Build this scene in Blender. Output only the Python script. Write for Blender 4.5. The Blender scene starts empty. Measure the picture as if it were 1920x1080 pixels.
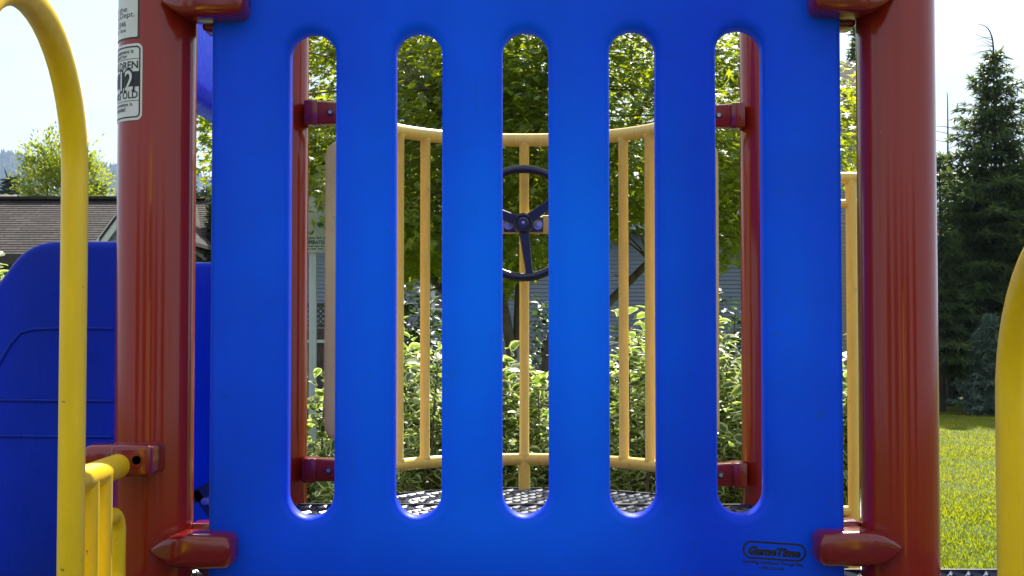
import bpy, bmesh, math, random
import numpy as np
from mathutils import Vector, Matrix

rnd = random.Random(7)
rng = np.random.default_rng(11)
S = bpy.context.scene
COL = S.collection
F = 2563.0            # focal length of the photograph in its pixels
E = 1.414             # eye height over the lawn
PI = math.pi

# ------------------------------------------------------------------ camera
cam_d = bpy.data.cameras.new('camera')
cam = bpy.data.objects.new('camera', cam_d)
COL.objects.link(cam)
cam.location = (0, 0, E)
cam.rotation_euler = (math.radians(90 + 2.01), 0, math.radians(0.514))
cam_d.sensor_width = 36
cam_d.lens = F / 1920 * 36
cam_d.clip_start = 0.02
cam_d.clip_end = 6000
cam_d.dof.use_dof = False
S.camera = cam

EL, AZ = math.radians(44), math.radians(14)     # the sun stands behind the panel, to the right
sd = Vector((math.sin(AZ) * math.cos(EL), math.cos(AZ) * math.cos(EL), math.sin(EL)))
def wx(u, Y): return (u - 983) / F * Y
def wz(v, Y): return E + (630 - v) / F * Y

# ------------------------------------------------------------------ scene properties
def tag(o, label=None, cat=None, group=None, kind=None):
    if label: o['label'] = label
    if cat: o['category'] = cat
    if group: o['group'] = group
    if kind: o['kind'] = kind
    return o

def thing(name, label, cat, loc=(0, 0, 0), group=None):
    o = bpy.data.objects.new(name, None)
    COL.objects.link(o)
    o.location = loc
    o.empty_display_size = 0.1
    return tag(o, label, cat, group)

def wloc(o):
    v = Vector((0, 0, 0))
    while o is not None:
        v += o.location
        o = o.parent
    return v

def copy_tree(o, parent=None):
    c = o.copy()
    COL.objects.link(c)
    c.parent = parent
    for ch in list(o.children):
        copy_tree(ch, c)
    return c

# ------------------------------------------------------------------ mesh builders
class MB:
    def __init__(self):
        self.v = []; self.f = []
    def add(self, vs, fs):
        b = len(self.v)
        self.v.extend([tuple(p) for p in vs])
        self.f.extend([tuple(i + b for i in f) for f in fs])
        return self
    def box(self, c, s, M=None):
        x, y, z = [a / 2 for a in s]
        P = [Vector((sx * x, sy * y, sz * z)) for sz in (-1, 1) for sy in (-1, 1) for sx in (-1, 1)]
        if M is not None: P = [M @ p for p in P]
        P = [p + Vector(c) for p in P]
        return self.add(P, [(0, 2, 3, 1), (4, 5, 7, 6), (0, 1, 5, 4), (2, 6, 7, 3), (0, 4, 6, 2), (1, 3, 7, 5)])
    def rbox(self, c, s, r, seg=3, M=None):
        bm = bmesh.new()
        bmesh.ops.create_cube(bm, size=1)
        bmesh.ops.scale(bm, vec=s, verts=bm.verts)
        bmesh.ops.bevel(bm, geom=list(bm.edges), offset=r, segments=seg, profile=0.5, affect='EDGES')
        bm.verts.index_update()
        P = [v.co.copy() for v in bm.verts]
        if M is not None: P = [M @ p for p in P]
        fs = [[v.index for v in f.verts] for f in bm.faces]
        bm.free()
        return self.add([p + Vector(c) for p in P], fs)
    def loft(self, rings, cap=True, closed=False):
        n = len(rings[0]); vs = []; fs = []
        for r in rings: vs.extend(r)
        m = len(rings)
        for i in range(m if closed else m - 1):
            a = i * n; b = ((i + 1) % m) * n
            for k in range(n):
                k2 = (k + 1) % n
                fs.append((a + k, a + k2, b + k2, b + k))
        if cap and not closed:
            fs.append(tuple(range(n))[::-1])
            fs.append(tuple((m - 1) * n + k for k in range(n)))
        return self.add(vs, fs)
    def tube(self, pts, r, seg=16, cap=True, closed=False):
        pts = [Vector(p) for p in pts]
        n = len(pts)
        rad = r if isinstance(r, (list, tuple)) else [r] * n
        rings = []; N = None
        for i, p in enumerate(pts):
            if closed: T = (pts[(i + 1) % n] - pts[i - 1]).normalized()
            else: T = (pts[min(i + 1, n - 1)] - pts[max(i - 1, 0)]).normalized()
            if N is None:
                N = T.orthogonal().normalized()
            else:
                N = (N - T * N.dot(T)).normalized()
            B = T.cross(N)
            rings.append([p + (N * math.cos(2 * PI * k / seg) + B * math.sin(2 * PI * k / seg)) * rad[i] for k in range(seg)])
        return self.loft(rings, cap, closed)
    def lathe(self, prof, seg=24, M=None, c=(0, 0, 0)):
        rings = []
        for r, z in prof:
            ring = [Vector((r * math.cos(2 * PI * k / seg), r * math.sin(2 * PI * k / seg), z)) for k in range(seg)]
            if M is not None: ring = [M @ p for p in ring]
            rings.append([p + Vector(c) for p in ring])
        return self.loft(rings)
    def quad(self, a, b, c, d):
        return self.add([a, b, c, d], [(0, 1, 2, 3)])
    def prism(self, poly, y0, y1, axis='y'):
        n = len(poly)
        if axis == 'y':
            A = [(p[0], y0, p[1]) for p in poly]; B = [(p[0], y1, p[1]) for p in poly]
        else:
            A = [(y0, p[0], p[1]) for p in poly]; B = [(y1, p[0], p[1]) for p in poly]
        fs = [(k, (k + 1) % n, n + (k + 1) % n, n + k) for k in range(n)]
        fs += [tuple(range(n))[::-1], tuple(range(n, 2 * n))]
        return self.add(A + B, fs)
    def build(self, name, mat, parent=None, angle=38, fix=True):
        me = bpy.data.meshes.new(name)
        o = bpy.data.objects.new(name, me)
        COL.objects.link(o)
        off = Vector((0, 0, 0))
        if parent is not None:
            off = wloc(parent)
            o.parent = parent
        me.from_pydata([(p[0] - off.x, p[1] - off.y, p[2] - off.z) for p in self.v], [], self.f)
        if fix:
            bm = bmesh.new(); bm.from_mesh(me)
            bmesh.ops.recalc_face_normals(bm, faces=bm.faces)
            bm.to_mesh(me); bm.free()
        if angle:
            me.shade_smooth()
            me.set_sharp_from_angle(angle=math.radians(angle))
        for m in (mat if isinstance(mat, list) else [mat]):
            me.materials.append(m)
        me.update()
        return o

def rebase(o, loc):
    """give a one-mesh thing its origin at its own base"""
    loc = Vector(loc)
    o.data.transform(Matrix.Translation(-loc))
    o.location = loc
    return o

def plate(outline, holes, t, b, seg=5):
    """slab with rounded edges in the XZ plane, thickness along Y (centred on 0)"""
    def ccw(P):
        return sum(P[i][0] * P[(i + 1) % len(P)][1] - P[(i + 1) % len(P)][0] * P[i][1] for i in range(len(P))) > 0
    loops = []
    for P, hole in [(outline, False)] + [(h, True) for h in holes]:
        P = list(P)
        if ccw(P) == hole: P.reverse()
        n = len(P); N = []
        for i in range(n):
            a = Vector(P[i - 1]); c = Vector(P[i]); d = Vector(P[(i + 1) % n])
            e1 = (c - a).normalized(); e2 = (d - c).normalized()
            n1 = Vector((-e1.y, e1.x)); n2 = Vector((-e2.y, e2.x))
            m = (n1 + n2); m.normalize()
            N.append(m / max(0.4, m.dot(n1)))
        loops.append((P, N))
    prof = [(b * (1 - math.sin(a)), -t / 2 + b * (1 - math.cos(a))) for a in [PI / 2 * k / seg for k in range(seg + 1)]]
    prof += [(p[0], -p[1]) for p in reversed(prof)]
    bm = bmesh.new(); fe = [[], []]
    for P, N in loops:
        n = len(P); rings = []
        for ins, y in prof:
            rings.append([bm.verts.new((P[i][0] + N[i].x * ins, y, P[i][1] + N[i].y * ins)) for i in range(n)])
        for j in range(len(rings) - 1):
            for i in range(n):
                bm.faces.new((rings[j][i], rings[j][(i + 1) % n], rings[j + 1][(i + 1) % n], rings[j + 1][i]))
        for s, R in ((0, rings[0]), (1, rings[-1])):
            for i in range(n):
                fe[s].append(bm.edges.get((R[i], R[(i + 1) % n])))
    for s in (0, 1):
        bmesh.ops.triangle_fill(bm, use_beauty=True, use_dissolve=False, edges=fe[s])
    bm.verts.index_update()
    mb = MB()
    mb.add([v.co.copy() for v in bm.verts], [[v.index for v in f.verts] for f in bm.faces])
    bm.free()
    return mb

def move(mb, M):
    mb.v = [tuple(M @ Vector(p)) for p in mb.v]
    return mb

def rrect(x0, z0, x1, z1, r, n=8):
    P = []
    for cx, cz, a0 in ((x1 - r, z0 + r, -90), (x1 - r, z1 - r, 0), (x0 + r, z1 - r, 90), (x0 + r, z0 + r, 180)):
        for k in range(n + 1):
            a = math.radians(a0 + 90 * k / n)
            P.append((cx + r * math.cos(a), cz + r * math.sin(a)))
    return P

def rounded(poly, radii, n=7):
    """round the corners of a polygon"""
    out = []; m = len(poly)
    for i in range(m):
        p = Vector(poly[i]); a = Vector(poly[i - 1]); c = Vector(poly[(i + 1) % m])
        r = radii[i] if isinstance(radii, (list, tuple)) else radii
        if r <= 0:
            out.append(tuple(p)); continue
        d1 = (a - p).normalized(); d2 = (c - p).normalized()
        r = min(r, (a - p).length * .45, (c - p).length * .45)
        A = p + d1 * r; B = p + d2 * r
        for k in range(n + 1):
            t = k / n
            out.append(tuple(A * (1 - t) ** 2 + p * 2 * t * (1 - t) + B * t * t))
    return out

def text_geo(s, w=None, h=None, bold=0.0, shear=0.0, spacing=1.0):
    """flat lettering, centred, fitted to w x h metres"""
    cu = bpy.data.curves.new('lettering', 'FONT')
    cu.body = s; cu.size = 1; cu.align_x = 'CENTER'; cu.offset = bold; cu.shear = shear
    cu.space_character = spacing; cu.resolution_u = 4
    ob = bpy.data.objects.new('lettering', cu)
    COL.objects.link(ob)
    dg = bpy.context.evaluated_depsgraph_get()
    me = bpy.data.meshes.new_from_object(ob.evaluated_get(dg))
    P = [(v.co.x, v.co.y) for v in me.vertices]
    fs = [tuple(p.vertices) for p in me.polygons]
    bpy.data.objects.remove(ob); bpy.data.curves.remove(cu); bpy.data.meshes.remove(me)
    x0 = min(p[0] for p in P); x1 = max(p[0] for p in P); y0 = min(p[1] for p in P); y1 = max(p[1] for p in P)
    kx = (w / (x1 - x0)) if w else (h / (y1 - y0))
    ky = (h / (y1 - y0)) if h else kx
    return [((p[0] - (x0 + x1) / 2) * kx, (p[1] - (y0 + y1) / 2) * ky) for p in P], fs

def mesh_np(name, V, T, mat, parent=None, attrs=None, smooth=False):
    """triangle mesh from numpy arrays"""
    me = bpy.data.meshes.new(name)
    V = np.asarray(V, dtype=np.float64)
    if parent is not None:
        V = V - np.array(wloc(parent))
    n = len(V); m = len(T)
    me.vertices.add(n); me.vertices.foreach_set('co', V.astype(np.float32).ravel())
    me.loops.add(m * 3); me.loops.foreach_set('vertex_index', np.asarray(T, dtype=np.int32).ravel())
    me.polygons.add(m); me.polygons.foreach_set('loop_start', np.arange(0, m * 3, 3, dtype=np.int32))
    me.polygons.foreach_set('use_smooth', np.full(m, smooth))
    me.update(calc_edges=True)
    for k, a in (attrs or {}).items():
        at = me.attributes.new(k, 'FLOAT', 'POINT')
        at.data.foreach_set('value', np.asarray(a, dtype=np.float32))
    me.materials.append(mat)
    o = bpy.data.objects.new(name, me)
    COL.objects.link(o)
    if parent is not None: o.parent = parent
    return o

def norm(a):
    return a / np.maximum(1e-9, np.linalg.norm(a, axis=-1, keepdims=True))

def scatter(tv, tt, pos, d, n, scale):
    """copies of a leaf template: +Y along d, +Z along n"""
    d = norm(d); n = norm(n - d * (n * d).sum(1, keepdims=True)); x = np.cross(d, n)
    R = np.stack([x, d, n], axis=2)
    V = np.einsum('nij,kj->nki', R, tv) * scale[:, None, None] + pos[:, None, :]
    k = len(tv)
    T = tt[None, :, :] + (np.arange(len(pos)) * k)[:, None, None]
    return V.reshape(-1, 3), T.reshape(-1, 3)

# leaf templates ----------------------------------------------------------
def maple_leaf():
    P = [(0, 0, 0)]
    prof = [(-150, .30), (-112, .62), (-84, .36), (-56, .88), (-27, .40), (0, 1.0), (27, .40), (56, .88), (84, .36), (112, .62), (150, .30)]
    for a, r in prof:
        a = math.radians(a)
        P.append((math.sin(a) * r, math.cos(a) * r, -0.16 * r * r))
    T = [(0, i + 1, i) for i in range(1, len(prof))] + [(0, 1, len(prof))]
    return np.array(P), np.array(T)

def ovate_leaf():
    """outline ring (edge 0) round a spine (edge 1)"""
    yy = [0, .14, .36, .60, .82, 1.0]; ww = [0, .22, .35, .31, .16, 0]
    P = []; e = []
    for y, w in zip(yy, ww):
        P.append((0, y, -.22 * y * y)); e.append(1.0 if 0 < y < 1 else 0.0)
    for s in (-1, 1):
        for y, w in zip(yy[1:-1], ww[1:-1]):
            P.append((s * w, y, -.22 * y * y + .10 * w / .29 + .02 * math.sin(9 * y))); e.append(0.0)
    T = []
    for s, b in ((-1, 6), (1, 10)):
        sp = [0, 1, 2, 3, 4, 5]; ou = [0] + [b + i for i in range(4)] + [5]
        for i in range(5):
            q = [(sp[i], sp[i + 1], ou[i + 1]), (sp[i], ou[i + 1], ou[i])]
            for t in q:
                if len(set(t)) == 3: T.append(t if s > 0 else t[::-1])
    return np.array(P), np.array(T), np.array(e)

MAPLE = maple_leaf()
OVATE = ovate_leaf()
SIMPLE = (np.array([(0, 0, 0), (.28, .42, .06), (0, 1, -.12), (-.28, .42, .06)]), np.array([(0, 1, 2), (0, 2, 3)]))
NEEDLE = (np.array([(-.06, 0, 0), (.06, 0, 0), (.05, .6, -.02), (0, 1, -.06), (-.05, .6, -.02)]), np.array([(0, 1, 2), (0, 2, 4), (4, 2, 3)]))

# ------------------------------------------------------------------ materials
def newmat(name):
    m = bpy.data.materials.new(name); m.use_nodes = True
    nt = m.node_tree; nt.nodes.clear()
    out = nt.nodes.new('ShaderNodeOutputMaterial')
    return m, nt, out

def ND(nt, t, **kw):
    n = nt.nodes.new(t)
    for k, v in kw.items():
        if k in n.inputs: n.inputs[k].default_value = v
        else: setattr(n, k, v)
    return n

def rgba(c): return (c[0], c[1], c[2], 1)

def coords(nt, scale=(1, 1, 1), kind='Object'):
    tc = ND(nt, 'ShaderNodeTexCoord'); mp = ND(nt, 'ShaderNodeMapping')
    mp.inputs['Scale'].default_value = scale
    nt.links.new(tc.outputs[kind], mp.inputs[0])
    return mp.outputs[0]

def noise(nt, vec, scale, detail=4, rough=.6):
    n = ND(nt, 'ShaderNodeTexNoise')
    n.inputs['Scale'].default_value = scale; n.inputs['Detail'].default_value = detail; n.inputs['Roughness'].default_value = rough
    nt.links.new(vec, n.inputs['Vector'])
    return n.outputs['Fac']

def ramp(nt, fac, stops):
    r = ND(nt, 'ShaderNodeValToRGB')
    els = r.color_ramp.elements
    while len(els) < len(stops): els.new(0.5)
    for e, (p, c) in zip(els, stops):
        e.position = p; e.color = rgba(c) if len(c) == 3 else c
    nt.links.new(fac, r.inputs[0])
    return r.outputs[0]

def mixc(nt, fac, a, b, mode='MIX'):
    m = ND(nt, 'ShaderNodeMix', data_type='RGBA', blend_type=mode)
    for sock, v in ((m.inputs[0], fac), (m.inputs[6], a), (m.inputs[7], b)):
        if hasattr(v, 'node'): nt.links.new(v, sock)
        elif isinstance(v, (int, float)): sock.default_value = v
        else: sock.default_value = rgba(v)
    return m.outputs[2]

def bump(nt, h, strength, dist=.01):
    b = ND(nt, 'ShaderNodeBump'); b.inputs['Strength'].default_value = strength; b.inputs['Distance'].default_value = dist
    nt.links.new(h, b.inputs['Height'])
    return b.outputs[0]

def setin(nt, node, name, v):
    if hasattr(v, 'node'): nt.links.new(v, node.inputs[name])
    elif isinstance(v, (int, float)): node.inputs[name].default_value = v
    else: node.inputs[name].default_value = rgba(v)

def painted(name, col, rough=.3, coat=.0, wear=None, vs=(1, 1, 1), scale=30, b=.0, spec=.5, dark=.75, chips=None):
    """paint or plastic with soft tone changes, dirt specks and fine unevenness"""
    m, nt, out = newmat(name)
    p = ND(nt, 'ShaderNodeBsdfPrincipled')
    v = coords(nt, vs)
    n1 = noise(nt, v, scale)
    c = mixc(nt, ramp(nt, n1, [(.3, (0, 0, 0)), (.75, (1, 1, 1))]), [k * dark for k in col], col)
    if wear:
        n2 = noise(nt, coords(nt), 95, 3)
        c = mixc(nt, ramp(nt, n2, [(.72, (0, 0, 0)), (.76, (1, 1, 1))]), c, wear)
    if chips:
        n4 = noise(nt, coords(nt, (1, 1, .35)), 60, 5)
        c = mixc(nt, ramp(nt, n4, [(.70, (0, 0, 0)), (.74, (.8, .8, .8))]), c, chips)
    setin(nt, p, 'Base Color', c)
    n3 = noise(nt, coords(nt, (150, 150, .8)), 3, 5)
    setin(nt, p, 'Roughness', ramp(nt, n3, [(.3, (rough * .85,) * 3), (.75, (rough * 1.3,) * 3)]))
    p.inputs['Specular IOR Level'].default_value = spec
    p.inputs['Coat Weight'].default_value = coat
    p.inputs['Coat Roughness'].default_value = .12
    if b: nt.links.new(bump(nt, noise(nt, coords(nt), 160, 2), b, .002), p.inputs['Normal'])
    nt.links.new(p.outputs[0], out.inputs[0])
    return m

def glow_plastic(name, col, trans, weight, rough=.42, b=.06, mid_glow=False):
    """hollow moulded plastic that lets some daylight through its walls"""
    m, nt, out = newmat(name)
    p = ND(nt, 'ShaderNodeBsdfPrincipled'); t = ND(nt, 'ShaderNodeBsdfTranslucent'); mx = ND(nt, 'ShaderNodeMixShader')
    v = coords(nt)
    n1 = noise(nt, v, 9, 3)
    c = mixc(nt, ramp(nt, n1, [(.3, (0, 0, 0)), (.7, (1, 1, 1))]), [k * .80 for k in col], col)
    # scuffs and grime marks with a shape of their own
    sc = ramp(nt, noise(nt, coords(nt, (1, 1, .22)), 24, 6, .7), [(.66, (0, 0, 0)), (.78, (.55, .55, .55))])
    c = mixc(nt, sc, c, (.012, .02, .06))
    wv = ND(nt, 'ShaderNodeTexVoronoi', feature='DISTANCE_TO_EDGE'); wv.inputs['Scale'].default_value = 7
    wn = ND(nt, 'ShaderNodeVectorMath', operation='ADD'); wq = ND(nt, 'ShaderNodeTexNoise'); wq.inputs['Scale'].default_value = 9
    nt.links.new(v, wq.inputs['Vector']); nt.links.new(v, wn.inputs[0]); nt.links.new(wq.outputs['Color'], wn.inputs[1]); nt.links.new(wn.outputs[0], wv.inputs['Vector'])
    hair = ramp(nt, wv.outputs['Distance'], [(.0, (1, 1, 1)), (.012, (0, 0, 0))])
    part = ramp(nt, noise(nt, v, 8, 3), [(.52, (0, 0, 0)), (.64, (.55, .55, .55))])
    c = mixc(nt, mixc(nt, 1.0, hair, part, 'MULTIPLY'), c, (.02, .05, .16))
    fl = ramp(nt, noise(nt, v, 120, 2), [(.72, (0, 0, 0)), (.76, (.5, .5, .5))])
    c = mixc(nt, fl, c, (.01, .02, .09))
    setin(nt, p, 'Base Color', c)
    n2 = noise(nt, coords(nt, (3, 3, 1)), 22, 5)
    setin(nt, p, 'Roughness', ramp(nt, n2, [(.3, (rough * .8,) * 3), (.75, (rough * 1.3,) * 3)]))
    p.inputs['Specular IOR Level'].default_value = .20
    nt.links.new(bump(nt, noise(nt, v, 420, 2), b, .0012), p.inputs['Normal'])
    t.inputs[0].default_value = rgba(trans)
    mx.inputs[0].default_value = weight
    if mid_glow:
        # backlight glow put into the translucency: strongest mid-sheet, fading unevenly toward the frame
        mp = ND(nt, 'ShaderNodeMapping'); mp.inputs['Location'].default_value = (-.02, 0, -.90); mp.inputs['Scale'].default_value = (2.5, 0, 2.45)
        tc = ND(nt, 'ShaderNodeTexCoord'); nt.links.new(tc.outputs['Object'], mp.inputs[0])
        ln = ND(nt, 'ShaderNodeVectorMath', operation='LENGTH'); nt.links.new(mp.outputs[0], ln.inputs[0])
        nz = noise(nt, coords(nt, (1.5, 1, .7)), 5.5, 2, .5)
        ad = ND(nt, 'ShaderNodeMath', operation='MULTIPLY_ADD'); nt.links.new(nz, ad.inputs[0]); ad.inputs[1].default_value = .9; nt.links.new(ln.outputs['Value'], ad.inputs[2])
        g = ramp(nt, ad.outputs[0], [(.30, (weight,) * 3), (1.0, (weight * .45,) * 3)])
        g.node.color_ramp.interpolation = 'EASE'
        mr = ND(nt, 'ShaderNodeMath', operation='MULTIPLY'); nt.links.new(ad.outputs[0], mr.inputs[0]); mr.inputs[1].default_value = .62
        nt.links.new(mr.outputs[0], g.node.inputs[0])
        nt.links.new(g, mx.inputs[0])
    nt.links.new(p.outputs[0], mx.inputs[1]); nt.links.new(t.outputs[0], mx.inputs[2])
    nt.links.new(mx.outputs[0], out.inputs[0])
    return m

def leaf_mat(name, c0, c1, t0, t1, weight=.5, edge=None, edge_t=None, rough=.45, spec=.35):
    m, nt, out = newmat(name)
    p = ND(nt, 'ShaderNodeBsdfPrincipled'); t = ND(nt, 'ShaderNodeBsdfTranslucent'); mx = ND(nt, 'ShaderNodeMixShader')
    a = ND(nt, 'ShaderNodeAttribute'); a.attribute_name = 'tint'
    c = mixc(nt, a.outputs['Fac'], c0, c1); tr = mixc(nt, a.outputs['Fac'], t0, t1)
    if edge:
        e = ND(nt, 'ShaderNodeAttribute'); e.attribute_name = 'edge'
        ad = ND(nt, 'ShaderNodeMath', operation='MULTIPLY_ADD')
        nz = noise(nt, coords(nt), 55, 2)
        nt.links.new(nz, ad.inputs[0]); ad.inputs[1].default_value = .35
        nt.links.new(e.outputs['Fac'], ad.inputs[2])
        k = ramp(nt, ad.outputs[0], [(.56, (0, 0, 0)), (.66, (1, 1, 1))])
        c = mixc(nt, k, edge, c); tr = mixc(nt, k, edge_t, tr)
    setin(nt, p, 'Base Color', c); setin(nt, t, 'Color', tr)
    p.inputs['Roughness'].default_value = rough; p.inputs['Specular IOR Level'].default_value = spec
    mx.inputs[0].default_value = weight
    nt.links.new(p.outputs[0], mx.inputs[1]); nt.links.new(t.outputs[0], mx.inputs[2])
    nt.links.new(mx.outputs[0], out.inputs[0])
    return m

def rough_mat(name, c0, c1, scale, vs=(1, 1, 1), rough=.85, b=.4, bd=.02, detail=6, spec=.25):
    m, nt, out = newmat(name)
    p = ND(nt, 'ShaderNodeBsdfPrincipled')
    v = coords(nt, vs)
    n = noise(nt, v, scale, detail, .65)
    setin(nt, p, 'Base Color', ramp(nt, n, [(.32, c0), (.7, c1)]))
    p.inputs['Roughness'].default_value = rough; p.inputs['Specular IOR Level'].default_value = spec
    if b: nt.links.new(bump(nt, n, b, bd), p.inputs['Normal'])
    nt.links.new(p.outputs[0], out.inputs[0])
    return m

def flat_mat(name, col, rough=.5, metal=0, spec=.5):
    m, nt, out = newmat(name)
    p = ND(nt, 'ShaderNodeBsdfPrincipled')
    n = noise(nt, coords(nt), 25, 4)
    setin(nt, p, 'Base Color', mixc(nt, n, [k * .82 for k in col], [min(1, k * 1.12) for k in col]))
    p.inputs['Roughness'].default_value = rough; p.inputs['Metallic'].default_value = metal
    p.inputs['Specular IOR Level'].default_value = spec
    nt.links.new(p.outputs[0], out.inputs[0])
    return m

def shingle_mat(name, c0, c1):
    m, nt, out = newmat(name)
    p = ND(nt, 'ShaderNodeBsdfPrincipled')
    v = coords(nt)
    br = ND(nt, 'ShaderNodeTexBrick')
    br.inputs['Scale'].default_value = 1; br.inputs['Brick Width'].default_value = .31; br.inputs['Row Height'].default_value = .133
    br.inputs['Mortar Size'].default_value = .016; br.inputs['Bias'].default_value = 0
    br.inputs['Color1'].default_value = rgba(c0); br.inputs['Color2'].default_value = rgba(c1)
    br.inputs['Mortar'].default_value = rgba([k * .7 for k in c0])
    nt.links.new(v, br.inputs['Vector'])
    big = noise(nt, coords(nt, (1, .5, 1)), 1.1, 5)
    c = mixc(nt, ramp(nt, big, [(.3, (0, 0, 0)), (.7, (.6, .6, .6))]), br.outputs['Color'], [k * .55 for k in c0])
    g = noise(nt, v, 60, 2)
    c = mixc(nt, ramp(nt, g, [(.3, (.35, .35, .35)), (.7, (0, 0, 0))]), c, [k * .5 for k in c0])
    # shadow gaps show only under some tabs, and streaks of grime run down the slope
    gap = ramp(nt, noise(nt, coords(nt, (1.6, 7.5, 1)), 1.0, 3), [(.42, (0, 0, 0)), (.58, (1, 1, 1))])
    c = mixc(nt, mixc(nt, 1.0, gap, br.outputs['Fac'], 'MULTIPLY'), c, [k * .25 for k in c0])
    run = ramp(nt, noise(nt, coords(nt, (2.2, .25, 1)), 1.6, 4), [(.45, (0, 0, 0)), (.75, (.5, .5, .5))])
    c = mixc(nt, run, c, [k * .5 for k in c0])
    setin(nt, p, 'Base Color', c)
    p.inputs['Roughness'].default_value = .9; p.inputs['Specular IOR Level'].default_value = .2
    nt.links.new(p.outputs[0], out.inputs[0])
    return m

M = {}
M['red'] = painted('red_powder_coat', (.280, .0175, .0060), .13, .14, wear=None, vs=(40, 40, .4), scale=6, dark=.88, b=.02, spec=.38, chips=(.40, .09, .07))
M['red_cast'] = painted('red_cast_clamp', (.20, .0085, .008), .16, .3, scale=40, b=.05, dark=.8, chips=(.05, .006, .008))
M['blue'] = glow_plastic('blue_moulded_plastic', (.0004, .046, .86), (.0004, .50, .92), .40, rough=.50, mid_glow=True)
M['hood_blue'] = glow_plastic('blue_hood_plastic', (.0004, .046, .86), (.0004, .40, .92), .30, rough=.25)
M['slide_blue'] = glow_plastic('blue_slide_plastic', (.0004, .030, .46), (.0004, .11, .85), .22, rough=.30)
M['yellow'] = painted('yellow_coated_tube', (.95, .615, .004), .32, .08, (.30, .18, .02), vs=(4, 4, 1), scale=14, dark=.86, b=.03, chips=(.22, .12, .02))
M['cream'] = painted('faded_yellow_tube', (.82, .585, .105), .36, .12, (.22, .14, .05), vs=(5, 5, 1), scale=16, dark=.82, b=.03, chips=(.30, .17, .05))
M['plate'] = glow_plastic('faded_yellow_plastic', (.70, .60, .24), (.80, .46, .12), .14)
M['navy'] = painted('navy_vinyl_coating', (.012, .020, .052), .34, .5, scale=50, dark=.8, spec=.6)
M['black'] = painted('black_rubber', (.010, .012, .020), .30, .15, scale=50, dark=.8)
M['steel'] = flat_mat('zinc_plated_steel', (.45, .46, .47), .32, .9)
M['galv'] = flat_mat('galvanised_post', (.42, .47, .46), .5, .35)
M['dark_hole'] = flat_mat('recess_dark', (.006, .005, .006), .7)
M['sticker'] = flat_mat('white_vinyl', (.66, .68, .68), .45)
M['ink'] = flat_mat('black_ink', (.012, .013, .015), .5)
M['logo_ink'] = flat_mat('dark_navy_ink', (.004, .007, .022), .55)
M['sign_white'] = rough_mat('sign_white', (.36, .38, .36), (.60, .61, .60), 7, rough=.5, b=0)
M['sign_green'] = flat_mat('sign_green_ink', (.008, .085, .055), .5)
M['bark'] = rough_mat('maple_bark', (.075, .060, .048), (.22, .18, .14), 14, (1, 1, .35), b=.6)
M['bark_dark'] = rough_mat('conifer_bark', (.02, .016, .013), (.075, .058, .045), 12, (1, 1, .3), b=.6)
M['siding'] = rough_mat('blue_grey_siding', (.15, .185, .235), (.20, .235, .285), 6, (.4, 1, 3), rough=.6, b=0)
M['siding_tan'] = rough_mat('tan_siding', (.22, .19, .16), (.30, .27, .23), 6, (.4, 1, 3), rough=.6, b=0)
M['trim'] = flat_mat('painted_trim', (.62, .62, .60), .5)
M['fascia'] = flat_mat('pale_fascia', (.42, .47, .55), .5)
M['dark_trim'] = flat_mat('dark_brown_trim', (.035, .028, .024), .6)
M['glass'] = flat_mat('window_glass', (.03, .045, .045), .06, 0, .9)
M['stucco'] = rough_mat('pale_stucco', (.50, .49, .46), (.62, .61, .58), 8, b=.1)
M['shingle'] = shingle_mat('brown_shingles', (.046, .036, .033), (.108, .083, .076))
M['shingle_grey'] = shingle_mat('grey_shingles', (.17, .155, .14), (.25, .225, .20))
M['terracotta'] = shingle_mat('terracotta_tiles', (.36, .10, .045), (.45, .15, .07))
M['fence'] = rough_mat('weathered_fence', (.03, .026, .025), (.085, .07, .06), 9, (4, 4, .6), b=.4)
M['lawn'] = rough_mat('lawn_turf', (.035, .060, .010), (.10, .125, .022), 30, rough=.95, b=.6, bd=.03)
M['mulch'] = rough_mat('wood_chips', (.06, .04, .026), (.24, .165, .10), 45, rough=.95, b=.8, bd=.03)
M['hill'] = rough_mat('forest_floor', (.018, .028, .014), (.035, .05, .022), .12, rough=.95, b=0)
M['grass'] = leaf_mat('grass_blades', (.078, .102, .003), (.155, .150, .005), (.34, .42, .005), (.58, .56, .010), .5, spec=.05)
M['maple_leaf'] = leaf_mat('maple_leaves', (.034, .070, .008), (.090, .120, .010), (.28, .43, .010), (.70, .72, .028), .50, spec=.5, rough=.38)
M['light_leaf'] = leaf_mat('young_tree_leaves', (.080, .13, .014), (.13, .17, .02), (.38, .48, .02), (.55, .58, .05), .5)
M['dogwood_leaf'] = leaf_mat('variegated_leaves', (.030, .066, .022), (.068, .112, .032), (.14, .28, .025), (.30, .43, .05), .45,
                             edge=(.47, .50, .21), edge_t=(.64, .68, .22), rough=.4)
M['dark_leaf'] = leaf_mat('dark_shrub_leaves', (.022, .042, .018), (.05, .08, .03), (.05, .12, .02), (.12, .20, .04), .35)
M['needles'] = leaf_mat('conifer_needles', (.014, .034, .014), (.075, .112, .042), (.06, .12, .02), (.34, .42, .08), .38)
M['blue_needles'] = leaf_mat('blue_conifer_needles', (.085, .130, .105), (.18, .24, .19), (.10, .18, .10), (.24, .34, .20), .35)
M['far_needles'] = leaf_mat('distant_conifers', (.012, .026, .016), (.030, .05, .026), (.02, .05, .02), (.04, .08, .03), .2)

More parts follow.
